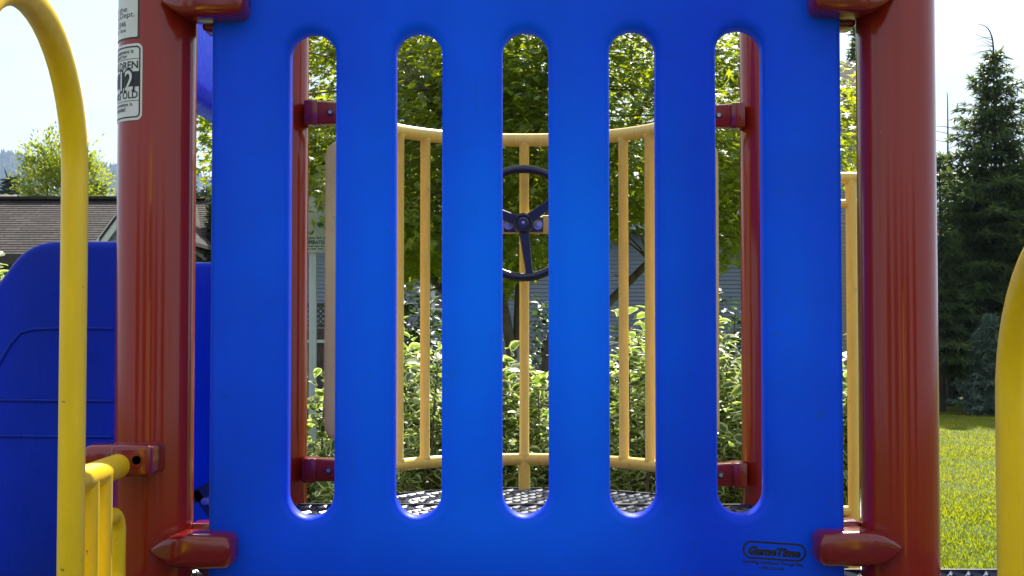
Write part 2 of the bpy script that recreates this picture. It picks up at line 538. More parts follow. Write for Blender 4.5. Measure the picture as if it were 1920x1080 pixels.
# ------------------------------------------------------------------ ground
def sheet(name, P, mat):
    return tag(MB().add(P, [tuple(range(len(P)))]).build(name, mat, None, 0), kind='structure')
sheet('lawn', [(-3500, -700, 0), (3500, -700, 0), (3500, 3600, 0), (-3500, 3600, 0)], M['lawn'])
mul = [(3.0 * math.cos(2 * PI * k / 48) * (1 + .06 * math.sin(5 * k)) - .3, 1.6 + 2.6 * math.sin(2 * PI * k / 48) * (1 + .05 * math.cos(3 * k)), .004) for k in range(48)]
sheet('wood_chip_bed', mul, M['mulch'])

def grass():
    n = 230000
    Y = 5.5 + 24.5 * rng.random(n) ** 1.35
    X = Y * (.20 + .26 * rng.random(n))
    pos = np.stack([X, Y, np.zeros(n)], 1)
    az = rng.random(n) * 2 * PI
    patch = np.sin(X * 2.1) * np.cos(Y * 1.7) + np.sin(X * 5.3 + Y * 3.1) * .6
    d = np.stack([np.cos(az) * .55, np.sin(az) * .55, np.full(n, 1.0)], 1)
    nn = np.stack([np.cos(az), np.sin(az), np.zeros(n)], 1)
    tv = np.array([(-.09, 0, 0), (.09, 0, 0), (.06, .6, .05), (0, 1, .22), (-.06, .6, .05)])
    V, T = scatter(tv, NEEDLE[1], pos, d, nn, .017 + .020 * rng.random(n) + .005 * patch)
    big = np.sin(X * .9 + 1.3 * np.sin(Y * .45)) * np.cos(Y * .38 + .7 * np.sin(X * 1.1))
    tint = np.clip(.5 + .16 * patch + .38 * big + .35 * (rng.random(n) - .5), 0, 1)
    o = mesh_np('grass', V, T, M['grass'], None, {'tint': np.repeat(tint, 5)})
    tag(o, 'short sunlit lawn grass beyond the right red post', 'grass', kind='stuff')
grass()

# ------------------------------------------------------------------ red posts
def post(x, Y, top, label):
    m = MB(); r = .0475
    m.lathe([(.001, 0), (r, .001), (r, top - .02), (r * .96, top - .008), (r * .75, top + .004), (.001, top + .008)], 48, c=(x, Y, 0))
    o = m.build('support_post', M['red'])
    rebase(o, (x, Y, 0))
    return tag(o, label, 'post', 'red support posts of the play structure')
LP = (-.455, 1.683); RP = (.4585, 1.683)
post_l = post(*LP, 2.75, 'red front post carrying the two white stickers, left of the blue panel')
post_r = post(*RP, 2.75, 'red front post without stickers, right of the blue panel')
post_bl = post(-.4605, 2.60, 2.75, 'thinner looking red rear post seen through the leftmost slot')
post_br = post(.4595, 2.60, 2.75, 'thinner looking red rear post seen through the rightmost slot')

# stickers wrapped round the left post
def wrap(px, z, lift, th_r, c=LP, r=.0475):
    """px: metres along the skin, 0 at the sticker's right edge, negative to the left"""
    th = th_r + px / r
    return (c[0] + (r + lift) * math.sin(th), c[1] - (r + lift) * math.cos(th), z)
def wrap_poly(mb, P, zs, lift, th_r, n=14):
    """strip between px range P and z range zs"""
    rows = [[wrap(P[0] + (P[1] - P[0]) * k / n, z, lift, th_r) for k in range(n + 1)] for z in zs]
    mb.add(rows[0] + rows[1], [(k, k + 1, n + 2 + k, n + 1 + k) for k in range(n)])
def wrap_round(mb, x0, x1, z0, z1, r, lift, th_r, inner=None, n=30):
    """rounded label skin, or a frame of width inner"""
    cols = []
    for k in range(n + 1):
        # denser columns at the ends for the round corners
        t = .5 - .5 * math.cos(PI * k / n)
        cols.append(x0 + (x1 - x0) * t)
    def ins(x):
        d = min(x - x0, x1 - x)
        return r - math.sqrt(max(0, r * r - (r - d) ** 2)) if d < r else 0
    if inner is None:
        A = [wrap(x, z0 + ins(x), lift, th_r) for x in cols]; B = [wrap(x, z1 - ins(x), lift, th_r) for x in cols]
        mb.add(A + B, [(k, k + 1, n + 2 + k, n + 1 + k) for k in range(n)])
    else:
        O = []; I = []
        def loop(x0, x1, z0, z1, r):
            P = rrect(x0, z0, x1, z1, r, 5); Q = []
            for i, p in enumerate(P):
                q = P[(i + 1) % len(P)]
                m = 12 if abs(p[0] - q[0]) > .02 else (2 if abs(p[1] - q[1]) > .02 else 1)
                for j in range(m): Q.append((p[0] + (q[0] - p[0]) * j / m, p[1] + (q[1] - p[1]) * j / m))
            return Q
        O = loop(x0, x1, z0, z1, r); I = loop(x0 + inner, x1 - inner, z0 + inner, z1 - inner, max(.0008, r - inner))
        m = len(O)
        mb.add([wrap(x, z, lift, th_r) for x, z in O] + [wrap(x, z, lift, th_r) for x, z in I],
               [(k, (k + 1) % m, m + (k + 1) % m, m + k) for k in range(m)])
def wrap_text(mb, s, cx, cz, w, h, lift, th_r, bold=0.0):
    P, fs = text_geo(s, w, h, bold)
    mb.add([wrap(cx + p[0], cz + p[1], lift, th_r) for p in P], fs)

thA = math.radians(-7)
zt = wz(76, 1.637); zb = wz(222, 1.637); W = .088
s = MB(); wrap_round(s, -W, 0, zb, zt, .007, .0003, thA)
stk = s.build('age_sticker', M['sticker'], post_l, 60, fix=False)
s = MB()
wrap_round(s, -W + .0025, -.0025, zb + .003, zt - .003, .0055, .0006, thA, .0017)
zh = zt - zb; zf = lambda f: zt - zh * f
for f in (.195, .742): wrap_poly(s, (-W + .004, -.004), (zf(f + .007), zf(f)), .0006, thA)
wrap_poly(s, (-W + .004, -.004), (zf(.565), zf(.365)), .0006, thA)
cx = -W / 2
wrap_text(s, 'This equipment is', cx + .004, zf(.105), .056, .0065, .0006, thA, .012)
wrap_text(s, 'designed for', cx + .002, zf(.162), .040, .0058, .0006, thA, .012)
wrap_text(s, 'CHILDREN', cx + .0065, zf(.278), .064, .0095, .0006, thA, .02)
wrap_text(s, '12', cx + .0205, zf(.475), .0275, .0285, .0009, thA, .075)
wrap_text(s, 'YEARS OLD', cx + .0065, zf(.668), .064, .0090, .0006, thA, .02)
wrap_text(s, 'Adult supervision is', cx + .001, zf(.795), .060, .0058, .0006, thA, .012)
wrap_text(s, 'recommended', cx - .003, zf(.848), .044, .0056, .0006, thA, .012)
s.build('lettering', M['ink'], stk, 60, fix=False)
s = MB()
wrap_text(s, '12', cx + .0205, zf(.475), .0225, .0240, .0012, thA, .012)
wrap_text(s, '5', cx - .027, zf(.468), .012, .020, .0012, thA, .012)
wrap_text(s, 'TO', cx - .008, zf(.475), .0095, .006, .0012, thA)
s.build('number', M['sticker'], stk, 60, fix=False)

thB = math.radians(-13)
zt = wz(-70, 1.637); zb = wz(66, 1.637); W = .080
s = MB(); wrap_round(s, -W, 0, zb, zt, .001, .0003, thB)
stk = s.build('parks_sticker', M['sticker'], post_l, 60, fix=False)
s = MB()
wrap_round(s, -W, 0, zb, zt, .001, .0006, thB, .0016)
for txt, v, w, h, c in (('call the', 8, .040, .0065, -.038), ('Parks Dept.', 21, .060, .0085, -.036), ('527 2346', 36, .042, .0068, -.041), ('24 hour line', 48, .046, .0050, -.043)):
    wrap_text(s, txt, c, wz(v, 1.637), w, h, .0006, thB, 0)
s.build('lettering', M['ink'], stk, 60, fix=False)

# ------------------------------------------------------------------ the slotted blue panel
PF, PT = 1.655, .040
def stadium(cx, hw, z0, z1, n=18):
    P = []
    for k in range(n + 1):
        a = PI * k / n; P.append((cx + hw * math.cos(a), z1 - hw + hw * math.sin(a)))
    P2 = []
    for k in range(n + 1):
        a = PI + PI * k / n; P2.append((cx + hw * math.cos(a), z0 + hw + hw * math.sin(a)))
    # split the long straights so the fill stays regular
    def lin(a, b, m): return [(a[0] + (b[0] - a[0]) * j / m, a[1] + (b[1] - a[1]) * j / m) for j in range(1, m)]
    return P + lin(P[-1], P2[0], 8) + P2 + lin(P2[-1], P[0], 8)
YM = PF + PT / 2
slots = []
for k, u in enumerate((586.5, 786, 985.5, 1185.5, 1384.5)):
    dz = (k - 2) * .0010
    slots.append(stadium(wx(u, YM), .0283, wz(963, YM) + dz, wz(57, YM) + dz))
out_ = rounded([(-.383, 1.106), (.3865, 1.106), (.3865, E + .50), (-.383, E + .50)], [.012, .012, .06, .06])
pm = plate(out_, slots, PT, .0125, 6)
move(pm, Matrix.Translation((0, YM, 0)))
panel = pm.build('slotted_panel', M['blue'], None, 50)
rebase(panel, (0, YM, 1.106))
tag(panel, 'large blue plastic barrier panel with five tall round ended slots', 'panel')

# moulder's mark, lower right corner
lg = MB()
def mark(P, fs, c, rot=-.066):
    cr, sr = math.cos(rot), math.sin(rot)
    lg.add([(c[0] + p[0] * cr - p[1] * sr, PF - .0004, c[1] + p[0] * sr + p[1] * cr) for p in P], fs)
lc = (wx(1448, PF), wz(1030, PF))
O = stadium(0, .0108, -.0383, .0383); O = [(p[1], p[0]) for p in O]
I = stadium(0, .0085, -.0360, .0360); I = [(p[1], p[0]) for p in I]
n = len(O)
mark(O + I, [(k, (k + 1) % n, n + (k + 1) % n, n + k) for k in range(n)], lc)
P, fs = text_geo('GameTime', .063, .0108, .075, .22); mark(P, fs, (lc[0], lc[1] - .0008))
P, fs = text_geo('Enriching Childhood Through Play.', .073, .0050, .035); mark(P, fs, (lc[0] - .001, lc[1] - .0148))
P, fs = text_geo('1-800-235-2440', .030, .0034, .035); mark(P, fs, (lc[0] - .003, lc[1] - .0203))
lg.build('maker_mark', M['logo_ink'], panel, 0)

# ------------------------------------------------------------------ clamps on the front posts
def yz_ring(x, y0, y1, z0, z1, r, n=5):
    P = rrect(y0, z0, y1, z1, max(.0004, min(r, (y1 - y0) * .49, (z1 - z0) * .49)), n)
    return [Vector((x, p[0], p[1])) for p in P]
def panel_clamp(s, xt, xe, zc, label):
    """bullet shaped casting: pointed over the post, blunt on the panel; s=+1 for the left post"""
    h = .0202; L = abs(xe - xt); rings = []
    for k in range(12):
        t = k / 11
        hh = h * (1 - (1 - t) ** 2.1) + .0008
        x = xt + s * (.047 * t)
        rings.append(yz_ring(x, 1.6315 - .0175 * (1 - (1 - t) ** 2), 1.678, zc - hh, zc + hh, min(.012, .003 + .010 * t)))
    for k in range(7):
        a = PI / 2 * k / 6
        x = xe - s * .012 + s * .012 * math.sin(a); q = .012 * (1 - math.cos(a))
        rings.append(yz_ring(x, 1.614 + q, 1.676, zc - h + q, zc + h - q, .013))
    t = thing('panel_clamp', label, 'clamp', ((xt + xe) / 2, 1.64, zc - h), 'red clamps joining the blue panel to the front posts')
    MB().loft(rings).build('body', M['red_cast'], t, 55)
    MB().rbox((xe - s * .045, 1.700, zc), (.042, .040, .050), .005, 3).build('rear_jaw', M['red_cast'], t)
    return t
panel_clamp(1, wx(284, 1.634), wx(436, 1.614), wz(1033, 1.62), 'red pointed clamp at the panel\'s lower left corner on the stickered post')
panel_clamp(1, wx(296, 1.634), wx(452, 1.614), wz(-9, 1.62), 'red rounded clamp at the panel\'s upper left corner, cut by the photo\'s top edge')
panel_clamp(-1, wx(1686, 1.634), wx(1531, 1.614), wz(1027, 1.62), 'red pointed clamp right of the maker\'s mark on the right front post')
panel_clamp(-1, wx(1680, 1.634), wx(1530, 1.614), wz(-14, 1.62), 'red rounded clamp at the panel\'s upper right corner, cut by the photo\'s top edge')

# ------------------------------------------------------------------ left barrier, its clamp, hand loops
t = thing('rail_clamp', 'glossy red casting with a round hole gripping the yellow rail end', 'clamp', (-.46, 1.60, wz(865, 1.58) - .018))
zc = wz(863, 1.58)
b = MB().rbox((-.4535, 1.608, zc), (.048, .070, .0365), .006, 4)
b.build('body', M['red_cast'], t)
MB().rbox((-.4935, 1.615, zc + .002), (.046, .048, .030), .011, 4).build('wing', M['red_cast'], t)
Mx = Matrix.Rotation(PI / 2, 3, 'X')
MB().lathe([(.0001, 0), (.0052, 0), (.0060, .0012), (.0052, .0022), (.0001, .0022)], 20, Mx, (-.4455, 1.5742, zc + .001)).build('bolt_hole', M['dark_hole'], t)
MB().lathe([(.0060, 0), (.0078, 0), (.0078, .0018), (.0060, .0018)], 20, Mx, (-.4455, 1.5738, zc + .001)).build('hole_rim', M['red_cast'], t)

t = thing('side_barrier', 'pale yellow rail with close upright bars running from the left red post toward the viewer', 'barrier', (-.455, 1.3, 1.13))
zr = E - .1495
MB().tube([(-.4675, 1.586, zr), (-.4640, 1.48, zr), (-.4605, 1.392, zr)], .0140, 20).build('top_rail', M['yellow'], t)
for i, Yb in enumerate((1.446, 1.497)):
    xb = -.4605 + (1.497 - Yb) * .028
    MB().tube([(xb, Yb, zr), (xb, Yb, 1.135)], .0102, 16).build('bar', M['yellow'], t)
pts = [(-.4605, 1.497, E - .202), (-.4620, 1.535, E - .202)]
for k in range(1, 9):
    a = PI / 2 * k / 8
    pts.append((-.4628, 1.542 + .020 * math.sin(a), E - .202 - .020 * (1 - math.cos(a))))
pts.append((-.4628, 1.562, 1.135))
MB().tube(pts, .0088, 16).build('end_bar', M['yellow'], t)
MB().tube([(-.4628, 1.562, 1.135), (-.4605, 1.392, 1.135)], .0110, 16).build('bottom_rail', M['yellow'], t)

def loop(x, Y0, z0, R, r, label, lean=0.0):
    pts = [(x, Y0, 1.12), (x, Y0, (1.12 + z0) / 2), (x, Y0, z0)]
    for k in range(1, 25):
        a = PI * k / 24
        pts.append((x + lean * k / 24, Y0 - R + R * math.cos(a), z0 + R * math.sin(a)))
    pts.append((x + lean, Y0 - 2 * R, 1.12))
    o = MB().tube(pts, r, 24).build('hand_loop', M['yellow'])
    rebase(o, (x, Y0 - R, 1.12))
    return tag(o, label, 'handrail', 'yellow tubular hand loops on the near deck')
loop(-.4605, 1.392, wz(330, 1.392), .150, .0135, 'tall yellow tube loop arching out of the photo\'s left edge')
loop(.4560, 1.290, E - .060, .155, .0135, 'lower yellow tube loop at the photo\'s right edge before the lawn')

# ------------------------------------------------------------------ decks of vinyl coated expanded metal
def mesh_deck(inside, x0, x1, y0, y1, zt, p=.0150, L=.050, w=.0056, h=.0055):
    xs = np.arange(math.floor(x0 / p), math.ceil(x1 / p) + 1)
    ys = np.arange(math.floor(y0 / (L / 2)), math.ceil(y1 / (L / 2)) + 1)
    A = []; B = []
    for k in xs:
        for j in ys:
            a = (k * p + (p / 2) * (1 if (j + k) % 2 else -1), j * L / 2)
            c = (k * p + (p / 2) * (-1 if (j + k) % 2 else 1), (j + 1) * L / 2)
            if inside(*a) and inside(*c): A.append(a); B.append(c)
    A = np.array(A); B = np.array(B); n = len(A)
    d = B - A; d /= np.linalg.norm(d, axis=1, keepdims=True); nx = np.stack([-d[:, 1], d[:, 0]], 1)
    # each strand leans like stretched sheet metal
    tilt = math.radians(30); cs, sn = math.cos(tilt), math.sin(tilt)
    V = np.zeros((n, 8, 3))
    for i, (s, t_) in enumerate(((-1, -1), (1, -1), (1, 1), (-1, 1))):
        a = s * w / 2; bq = t_ * h / 2
        oxy = a * cs - bq * sn; oz = a * sn + bq * cs
        V[:, i, :2] = A + nx * oxy - d * .002; V[:, i, 2] = zt - .004 + oz
        V[:, i + 4, :2] = B + nx * oxy + d * .002; V[:, i + 4, 2] = zt - .004 + oz
    q = [(0, 1, 5, 4), (1, 2, 6, 5), (2, 3, 7, 6), (3, 0, 4, 7)]
    T = []
    for f in q: T += [(f[0], f[1], f[2]), (f[0], f[2], f[3])]
    T = np.array(T)
    return V.reshape(-1, 3), (T[None] + (np.arange(n) * 8)[:, None, None]).reshape(-1, 3)

def deck(name, label, inside, box, zt, rim, group='navy expanded metal decks', pitch=.0150, width=.0056):
    t = thing(name, label, 'deck', ((box[0] + box[1]) / 2, (box[2] + box[3]) / 2, zt - .05), group)
    V, T = mesh_deck(inside, *box, zt, p=pitch, w=width)
    mesh_np('mesh_surface', V, T, M['navy'], t)
    r = MB()
    n = len(rim)
    for i in range(n):
        a = Vector((rim[i][0], rim[i][1], 0)); b_ = Vector((rim[(i + 1) % n][0], rim[(i + 1) % n][1], 0))
        dd = b_ - a
        ang = math.atan2(dd.y, dd.x)
        r.box((a + b_) / 2 + Vector((0, 0, zt - .022)), (dd.length + .004, .005, .044), Matrix.Rotation(ang, 3, 'Z'))
    r.build('rim', M['navy'], t, 20)
    u = MB()
    x0, x1, y0, y1 = box
    for k in range(1, 3):
        yy = y0 + (y1 - y0) * k / 3
        hw = min(abs(x0), abs(x1)) * .86
        u.box((0, yy, zt - .035), (2 * hw, .03, .03))
    u.build('joist', M['navy'], t, 20)
    return t
ZD = 1.100
sq = (-.425, .425, 1.735, 2.571)
deck('square_deck', 'square navy metal mesh deck between the four red posts', lambda x, y: sq[0] < x < sq[1] and sq[2] < y < sq[3], sq, ZD,
     [(sq[0], sq[2]), (sq[1], sq[2]), (sq[1], sq[3]), (sq[0], sq[3])])
bc, bR = 2.465, .380
arc = [(-.365, 2.577)] + [(bR * math.sin(a), bc + bR * math.cos(a)) for a in [math.radians(-72 + 144 * k / 24) for k in range(25)]] + [(.365, 2.577)]
deck('bay_deck', 'rounded navy metal mesh deck under the curved cream barrier', lambda x, y: y > 2.580 and x * x + (y - bc) ** 2 < (bR - .004) ** 2, (-.38, .38, 2.577, 2.85), ZD, arc)
fq = (-.505, .80, .70, 1.735)
ZF = E - .2930
deck('near_deck', 'navy metal mesh deck before the blue panel, between the two hand loops', lambda x, y: fq[0] < x < fq[1] and fq[2] < y < fq[3] - .005
     and not (abs(x) < .40 and y > 1.60), fq, ZF, [(fq[0], fq[2]), (fq[1], fq[2]), (fq[1], fq[3]), (fq[0], fq[3])], pitch=.011, width=.0040)

# ------------------------------------------------------------------ rear clamps, curved barrier, steering wheel
def rear_clamp(s, zc, label):
    t = thing('barrier_clamp', label, 'clamp', (s * .39, 2.575, zc - .023), 'red clamps holding the curved barrier to the rear posts')
    MB().rbox((s * -.4000 * -1, 2.572, zc), (.026, .056, .0455), .0025, 2).build('block', M['red_cast'], t)
    prof = []
    for k in range(9):
        q = k / 8; x = s * (.3868 - .058 * q)
        top = .0222 - .004 * q - (.006 * max(0, (q - .8) / .2) ** 2)
        prof.append(yz_ring(x, 2.552 + .002 * q, 2.590, zc - .0215 + .001 * q, zc + top, .004, 3))
    MB().loft(prof).build('arm', M['red_cast'], t)
    Mq = Matrix.Rotation(PI / 2, 3, 'X')
    MB().lathe([(.0001, 0), (.0062, 0), (.0062, .0035), (.0045, .0045), (.0001, .0045)], 18, Mq, (s * .3645, 2.5535, zc)).build('bolt', M['black'], t)
    MB().lathe([(.0018, .0), (.0036, .0), (.0036, .0054), (.0018, .0054)], 16, Mq, (s * .3645, 2.5535, zc)).build('bolt_ring', M['steel'], t)
for s, v, lab in ((-1, 212, 'upper maroon clamp on the left rear post, bolted above the cream plate'), (-1, 879, 'lower maroon clamp on the left rear post, just above the deck'),
                  (1, 218.5, 'upper maroon clamp on the right rear post, bolted above the cream plate'), (1, 887, 'lower maroon clamp on the right rear post, just above the deck')):
    rear_clamp(s, wz(v, 2.575), lab)

t = thing('curved_barrier', 'faded cream yellow curved railing with upright bars behind the slots', 'barrier', (0, 2.7, ZD))
ac, aR = 2.540, .300
def arcpt(deg, z): return (aR * math.sin(math.radians(deg)), ac + aR * math.cos(math.radians(deg)), z)
ztr, zbr = wz(261.5, 2.84), wz(860, 2.84)
def rail_pts(z, zl, zr_):
    L = [(-.335, 2.572, zl), (-.318, 2.595, zl)]
    A = [arcpt(-78 + 156 * k / 30, z) for k in range(31)]
    return L + A + [(.318, 2.595, zr_), (.335, 2.572, zr_)]
MB().tube(rail_pts(ztr, ztr + .006, ztr), .0135, 18).build('top_rail', M['cream'], t)
MB().tube(rail_pts(zbr, zbr + .003, zbr - .004), .0125, 18).build('bottom_rail', M['cream'], t)
for deg in (-70, -56, -42, -28, -14, 0, 14, 28, 42, 56, 70):
    x, y, _ = arcpt(deg, 0)
    zs_ = [ztr, ztr - .0105, ztr - .0125, ztr - .015, zbr + .015, zbr + .0125, zbr + .0105, zbr]
    MB().tube([(x, y, q) for q in zs_], [.0118, .0122, .0116, .0100, .0100, .0116, .0124, .0118], 16).build('bar', M['cream'], t)
x, y, _ = arcpt(0, 0)
MB().tube([(x, y, zbr), (x, y, ZD - .02)], .0122, 16).build('foot', M['cream'], t)
for s, x_out in ((-1, -.3748), (1, .3650)):
    a, b_ = sorted((x_out, s * .262))
    pl = plate(rrect(a, wz(826, 2.565), b_, wz(262, 2.565), .030, 8), [], .022, .009, 4)
    move(pl, Matrix.Translation((0, 2.566, 0)))
    pl.build('infill_plate', M['plate'], t, 50)
MB().rbox((.002, 2.822, wz(420, 2.81)), (.150, .006, .038), .0015, 2).build('mounting_bar', M['cream'], t)

wc = Vector((wx(981, 2.775), 2.775, wz(418, 2.775)))
t = thing('steering_wheel', 'black three spoked toy steering wheel on the curved cream barrier', 'steering wheel', tuple(wc))
MB().tube([wc + Vector((.1105 * math.cos(2 * PI * k / 56), 0, .1105 * math.sin(2 * PI * k / 56))) for k in range(56)], .0088, 16, closed=True).build('rim', M['black'], t)
for a in (-83, 37, 157):
    a = math.radians(a)
    dr = Vector((math.cos(a), 0, math.sin(a))); pr = Vector((-math.sin(a), 0, math.cos(a)))
    rings = []
    for q in (.012, .035, .07, .098, .108):
        w = .0115 - .0045 * (q / .108) + (.004 if q > .105 else 0); th = .0052
        c = wc + dr * q + Vector((0, .004 * (1 - q / .108), 0))
        rings.append([c + pr * w * sx + Vector((0, th * sy, 0)) for sx, sy in ((-1, -.5), (-.8, -1), (.8, -1), (1, -.5), (1, .5), (.8, 1), (-.8, 1), (-1, .5))])
    MB().loft(rings).build('spoke', M['black'], t, 30)
Mq = Matrix.Rotation(PI / 2, 3, 'X')
MB().lathe([(.012, -.030), (.0205, -.026), (.0215, -.004), (.0205, .006), (.0165, .010), (.0150, .010), (.0140, .006), (.0001, .006)], 32, Mq, tuple(wc)).build('hub', M['black'], t)
MB().lathe([(.0001, .0062), (.0112, .0062), (.0112, .0085), (.0085, .0092), (.0078, .0078), (.0001, .0078)], 24, Mq, tuple(wc)).build('hub_cap', M['navy'], t)
MB().lathe([(.0001, .0079), (.0034, .0079), (.0030, .0105), (.0001, .0112)], 12, Mq, tuple(wc)).build('hub_bolt', M['steel'], t)
MB().rbox((wc.x + .0005, 2.8165, wz(420, 2.81)), (.082, .005, .032), .0015, 2).build('bracket', M['navy'], t)
for s in (-1, 1):
    MB().lathe([(.0001, 0), (.0100, 0), (.0100, .0018), (.0058, .0020), (.0052, .0045), (.0001, .0050)], 20, Mq, (wc.x + s * .0300, 2.8138, wz(421, 2.81))).build('washer_bolt', M['steel'], t)

# barrier on the right, seen in the gap by the right post
t = thing('step_rail', 'cream tubular step rail in the gap beside the right front post', 'handrail', (.62, 2.85, 0))
xr = wx(1596.5, 2.85)
MB().tube([(xr, 2.85, .02), (xr, 2.85, wz(336, 2.85))], .0118, 18).build('upright', M['cream'], t)
MB().tube([(xr - .17, 2.85, .02), (xr - .17, 2.85, wz(336, 2.85))], .0118, 18).build('upright', M['cream'], t)
for v, r in ((334, .0125), (382, .0090), (955, .0098), (1200, .0098)):
    MB().tube([(xr + .011 if v == 334 else xr, 2.85, wz(v, 2.85)), (xr - .17, 2.85, wz(v, 2.85))], r, 16).build('cross_rail', M['cream'], t)

# ------------------------------------------------------------------ slide on the left and its hood
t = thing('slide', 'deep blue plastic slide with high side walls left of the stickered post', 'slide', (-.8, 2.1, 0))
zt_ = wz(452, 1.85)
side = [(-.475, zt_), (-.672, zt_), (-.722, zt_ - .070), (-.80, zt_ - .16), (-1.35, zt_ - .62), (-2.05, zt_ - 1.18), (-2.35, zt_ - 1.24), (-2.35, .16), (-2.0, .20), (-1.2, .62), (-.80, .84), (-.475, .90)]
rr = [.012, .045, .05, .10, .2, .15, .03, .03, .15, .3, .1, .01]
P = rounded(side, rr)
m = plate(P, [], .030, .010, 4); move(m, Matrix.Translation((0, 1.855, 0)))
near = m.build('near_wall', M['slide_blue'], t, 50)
rg = MB()
Yf = 1.8405
def ridge(pts, r=.0030): rg.tube([(wx(u, Yf), Yf, wz(v, Yf)) for u, v in pts], r, 8)
ridge([(212, 616), (120, 615), (60, 617), (36, 624), (18, 645), (0, 676), (-40, 760)])
ridge([(212, 752), (100, 751), (-60, 750)])
ridge([(212, 819), (100, 818), (-60, 817)])
rg.build('moulded_ridge', M['slide_blue'], near)
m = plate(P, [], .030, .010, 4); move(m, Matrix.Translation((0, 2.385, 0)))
m.build('far_wall', M['slide_blue'], t, 50)
bed = MB()
cl = [(-.44, 1.098), (-.62, 1.09), (-.80, 1.0), (-1.3, .62), (-1.95, .26), (-2.33, .22)]
cc = []
for i in range(len(cl) - 1):
    for k in range(6):
        q = k / 6; cc.append((cl[i][0] + (cl[i + 1][0] - cl[i][0]) * q, cl[i][1] + (cl[i + 1][1] - cl[i][1]) * q))
cc.append(cl[-1])
rings = []
for x, z in cc:
    ring = []
    for k in range(17):
        a = PI * k / 16; ring.append(Vector((x, 2.12 - .249 * math.cos(a), z + .05 - .05 * math.sin(a))))
    ring += [p + Vector((0, 0, -.02)) for p in reversed(ring)]
    rings.append(ring)
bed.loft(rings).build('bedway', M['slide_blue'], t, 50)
MB().box((-.530, 2.24, wz(925, 2.24)), (.075, .012, .020), Matrix.Rotation(-.5, 3, 'Y')).box((-.520, 2.24, wz(948, 2.24)), (.060, .012, .012), Matrix.Rotation(.95, 3, 'Y')).build('brace', M['navy'], t)
MB().lathe([(.0001, 0), (.006, 0), (.006, .004), (.0001, .005)], 14, Mq, (-.520, 2.233, wz(938, 2.24))).build('brace_bolt', M['steel'], t)

hood = [(1.745, E + .334), (2.34, E + .334), (2.46, E + .36), (2.505, E + .385), (2.488, E + .42), (2.512, E + .455), (2.49, E + .52), (2.42, E + .80), (2.12, E + .98), (1.86, E + .80), (1.745, E + .60)]
m = plate(rounded(hood, [.02, .05, .03, .02, .02, .02, .03, .1, .1, .1, .05]), [], .055, .020, 5)
move(m, Matrix(((0, -1, 0, -.478), (1, 0, 0, 0), (0, 0, 1, 0), (0, 0, 0, 1))))
hd = m.build('slide_hood', M['hood_blue'], None, 50)
rebase(hd, (-.478, 2.1, E + .334))
tag(hd, 'blue plastic hood over the slide entrance, seen between post and panel top', 'slide hood')

# ------------------------------------------------------------------ vegetation builders
def limb(mb, pts, r0, r1, seg=8):
    n = len(pts)
    mb.tube(pts, [r0 + (r1 - r0) * i / (n - 1) for i in range(n)], seg)

def bez(a, b, c, n=8):
    a, b, c = Vector(a), Vector(b), Vector(c)
    return [a * (1 - t) ** 2 + b * 2 * t * (1 - t) + c * t * t for t in [k / n for k in range(n + 1)]]

